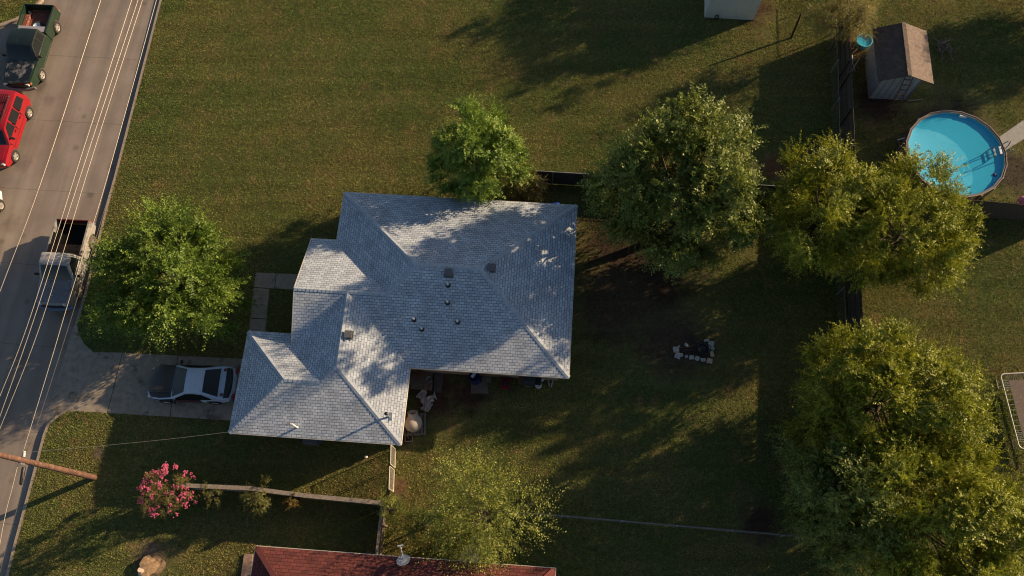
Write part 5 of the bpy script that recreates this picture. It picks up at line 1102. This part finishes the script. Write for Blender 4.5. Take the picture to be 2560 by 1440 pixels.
def tree(name, lab, cat, px, z, rad, base_off, nclump, nshoot, nleaf, leaf, lm, seed, group=None, trunk_r=.16, **kw):
    c = P(*px, z); base = Vector((c.x+base_off[0], c.y+base_off[1], 0)); t = thing(name, lab, cat, base, group=group)
    v, f, cc, cs = foliage((c.x-base.x, c.y-base.y, z), rad, nclump, nshoot, nleaf, leaf, seed, **kw)
    npmesh('crown', v, f, lm, t)
    r = random.Random(seed); b = MB(); fork = Vector(((c.x-base.x)*.4, (c.y-base.y)*.4, max(.4, z-rad[2]*.75)))
    b.tube([(0, 0, -.1), (fork.x*.3, fork.y*.3, fork.z*.5), tuple(fork)], [trunk_r*1.25, trunk_r, trunk_r*.85], 10)
    top_ = Vector((c.x-base.x, c.y-base.y, z+rad[2]*.35)); b.tube([fork, fork.lerp(top_, .5)+Vector((.1, .1, 0)), top_], [trunk_r*.8, trunk_r*.45, .03], 8)
    ids = r.sample(range(len(cc)), min(26, len(cc)))
    for i in ids:
        e = Vector(cc[i]); s0 = fork.lerp(top_, r.uniform(0, .7)); md = s0.lerp(e, .5)+Vector((r.uniform(-.2, .2), r.uniform(-.2, .2), r.uniform(-.1, .35))); b.tube([s0, md, e], [trunk_r*.4, trunk_r*.22, .015], 6, caps=False)
    b.build('trunk', M_bark, t, smooth=True); return t
LM_elm = leafmat('elm_leaves', (.03, .075, .010), (.24, .34, .045), .22)
LM_maple = leafmat('maple_leaves', (.06, .13, .02), (.32, .43, .07), .25)
LM_oak = leafmat('oak_leaves', (.03, .06, .010), (.33, .38, .08), .22)
LM_gold = leafmat('yellow_green_leaves', (.06, .09, .008), (.44, .46, .045), .26)
LM_thin = leafmat('thin_tree_leaves', (.10, .14, .025), (.42, .44, .09), .35)
LM_red = leafmat('reddish_shrub_leaves', (.09, .10, .03), (.22, .17, .055), .35)
LM_pale = leafmat('feathery_leaves', (.14, .13, .04), (.38, .33, .11), .35)
tree('front_tree', 'rounded green tree with feathery shoots in the front lawn by the road', 'tree', (424, 692), 2.8, (4.4, 3.9, 2.5), (.1, -.3), 170, 26, 18, .165, LM_elm, 11, shell=.3, cr=.24, droop=.3, up=.5, wl=.52, trunk_r=.17, slen=1.5)
tree('maple_tree', 'bright green small tree touching the upper edge of the grey roof', 'tree', (1188, 388), 3.9, (2.8, 2.6, 3.5), (.1, -.3), 110, 34, 17, .155, LM_maple, 12, shell=.4, cr=.28, up=.7, trunk_r=.13, slen=1.0)
tree('shrub', 'small dark shrub with reddish top between the bright tree and the roof', 'shrub', (1308, 465), 1.9, (1.3, 1.2, 1.8), (0, 0), 70, 24, 12, .09, LM_red, 13, shell=.3, cr=.3, trunk_r=.06)
tree('shade_tree', 'largest broad dark green tree right of the grey roof', 'tree', (1708, 462), 5.2, (4.5, 4.3, 4.7), (.2, -.4), 190, 38, 16, .19, LM_oak, 14, shell=.5, cr=.24, up=.3, wl=.62, trunk_r=.24, slen=.9)
gN = 'yellow-green trees along the right fence'
tree('fence_tree', 'yellow green tree between the large dark tree and the pool, over the fence corner', 'tree', (2060, 530), 4.5, (3.1, 3.7, 3.8), (.2, -.3), 125, 36, 17, .135, LM_gold, 15, gN, shell=.5, cr=.27, wl=.58, slen=.95)
tree('fence_tree', 'yellow green tree whose branches hang over the left rim of the pool', 'tree', (2262, 575), 4.4, (3.6, 3.4, 3.8), (-.2, -.3), 150, 36, 17, .135, LM_gold, 16, gN, shell=.5, cr=.25, wl=.58, slen=.95)
tree('fence_tree', 'yellow green tree just left of the trampoline, uppermost of the lower row', 'tree', (2205, 1005), 4.5, (4.3, 3.5, 3.8), (-.2, -.3), 240, 38, 18, .14, LM_gold, 17, gN, shell=.5, cr=.23, wl=.58, slen=.95)
tree('fence_tree', 'yellow green tree filling the lower right corner', 'tree', (2345, 1295), 4.7, (4.3, 3.7, 3.9), (-.2, -.2), 240, 38, 18, .14, LM_gold, 18, gN, shell=.5, cr=.23, wl=.58, slen=.95)
tree('fence_tree', 'darker tree squeezed left of the corner tree at the end of the wire fence', 'tree', (2110, 1250), 4.0, (2.6, 3.5, 3.7), (-.2, -.2), 150, 28, 16, .15, LM_oak, 19, gN, shell=.35, cr=.26, wl=.55)
tree('thin_tree', 'thin leaved tree between the wire fence and the red roof', 'tree', (1210, 1280), 3.3, (3.2, 2.9, 2.5), (.05, -.1), 95, 14, 13, .13, LM_thin, 20, shell=.2, cr=.36, up=.3, trunk_r=.055, slen=1.3)
tree('fence_sapling', 'leafy sapling growing at the meeting point of the three fences', 'sapling', (975, 1275), 1.8, (.75, .8, 1.3), (0, 0), 24, 14, 9, .09, LM_thin, 21, shell=.2, cr=.4, trunk_r=.04)
tree('dark_shrub', 'dark shrub in the shade left of the thin tree', 'shrub', (1060, 1310), 1.4, (1.3, 1.1, 1.1), (0, 0), 34, 16, 9, .1, LM_oak, 22, shell=.3, cr=.35, trunk_r=.05)
gS = 'small shrubs at the grey plank fence'; LM_mute = leafmat('muted_leaves', (.06, .075, .018), (.21, .20, .06), .3)
tree('fence_shrub', 'small round shrub on the plank fence nearest the pink one', 'shrub', (533, 1238), 1.3, (.55, .6, .8), (0, 0), 26, 14, 9, .07, LM_mute, 23, gS, shell=.3, cr=.4, trunk_r=.03)
tree('fence_shrub', 'spiky upright shrub on the plank fence, biggest of the three small ones', 'shrub', (645, 1240), 1.5, (.85, .9, 1.1), (0, 0), 34, 18, 11, .08, LM_mute, 24, gS, shell=.2, cr=.42, up=.9, trunk_r=.04)
tree('fence_shrub', 'small orange tinged shrub on the plank fence, farthest from the pink one', 'shrub', (733, 1254), 1.2, (.5, .45, .7), (0, 0), 22, 14, 9, .07, leafmat('orange_leaves', (.12, .09, .02), (.24, .15, .03), .4), 25, gS, shell=.3, cr=.4, trunk_r=.03)
ct = tree('crape_myrtle', 'round shrub covered with bright pink blossom clusters', 'flowering shrub', (415, 1228), 1.9, (1.35, 1.2, 1.5), (0, -.1), 60, 20, 10, .07, LM_red, 26, shell=.45, cr=.28, trunk_r=.05)
# pink blossom heads
r = np.random.default_rng(5); M_pink = mat('pink_blossom', (.46, .085, .16), .7, .25, 20)
c = P(415, 1228, 1.9)-Vector(ct.location); bl = []
fv = []; base_ = [Vector(q) for q in ((1, 0, 0), (-1, 0, 0), (0, 1, 0), (0, -1, 0), (0, 0, 1), (0, 0, -1))]; ico = [(0, 2, 4), (2, 1, 4), (1, 3, 4), (3, 0, 4), (2, 0, 5), (1, 2, 5), (3, 1, 5), (0, 3, 5)]
for k in range(95):
    d = r.normal(size=3); d /= np.linalg.norm(d); d[2] = abs(d[2])*.9-.25; q = Vector((d[0]*1.38, d[1]*1.25, d[2]*1.6))*r.uniform(.88, 1.06)+Vector((c.x, c.y, 1.9)); s0 = r.uniform(.055, .10); b = MB()
    for j in range(13):
        e = q+Vector(r.normal(size=3).tolist())*s0*.62; s1 = s0*r.uniform(.25, .52); b.add([e+v_*s1 for v_ in base_], ico)
    b.build('blossom', M_pink, ct)
tree('feathery_tree', 'pale feathery tree at the top edge beside the brown shed', 'tree', (2118, 40), 2.9, (2.4, 1.5, 2.0), (0, -.2), 95, 22, 14, .10, LM_pale, 27, shell=.25, cr=.34, wl=.3, trunk_r=.1)
tree('edge_tree', 'dark tree crown beyond the top right corner', 'tree', (2740, -70), 3.2, (3.2, 2.6, 2.6), (0, 0), 90, 22, 11, .16, LM_oak, 28, shell=.4, cr=.28)
tree('edge_tree', 'tall dark tree outside the right edge above the pool', 'tree', (2930, -100), 4.2, (4.2, 3.0, 3.4), (0, 0), 130, 24, 13, .16, LM_oak, 29, shell=.4, cr=.28)
tree('edge_tree', 'dark tree just outside the top edge right of the white shed', 'tree', (2010, -160), 3.7, (3.4, 3.0, 3.0), (0, 0), 90, 22, 11, .16, LM_oak, 30, shell=.4, cr=.28)
tree('edge_tree', 'dark tree beyond the top edge straight above the white shed', 'tree', (1870, -230), 3.4, (3.6, 2.8, 2.9), (0, 0), 110, 24, 12, .17, LM_oak, 31, shell=.4, cr=.28)
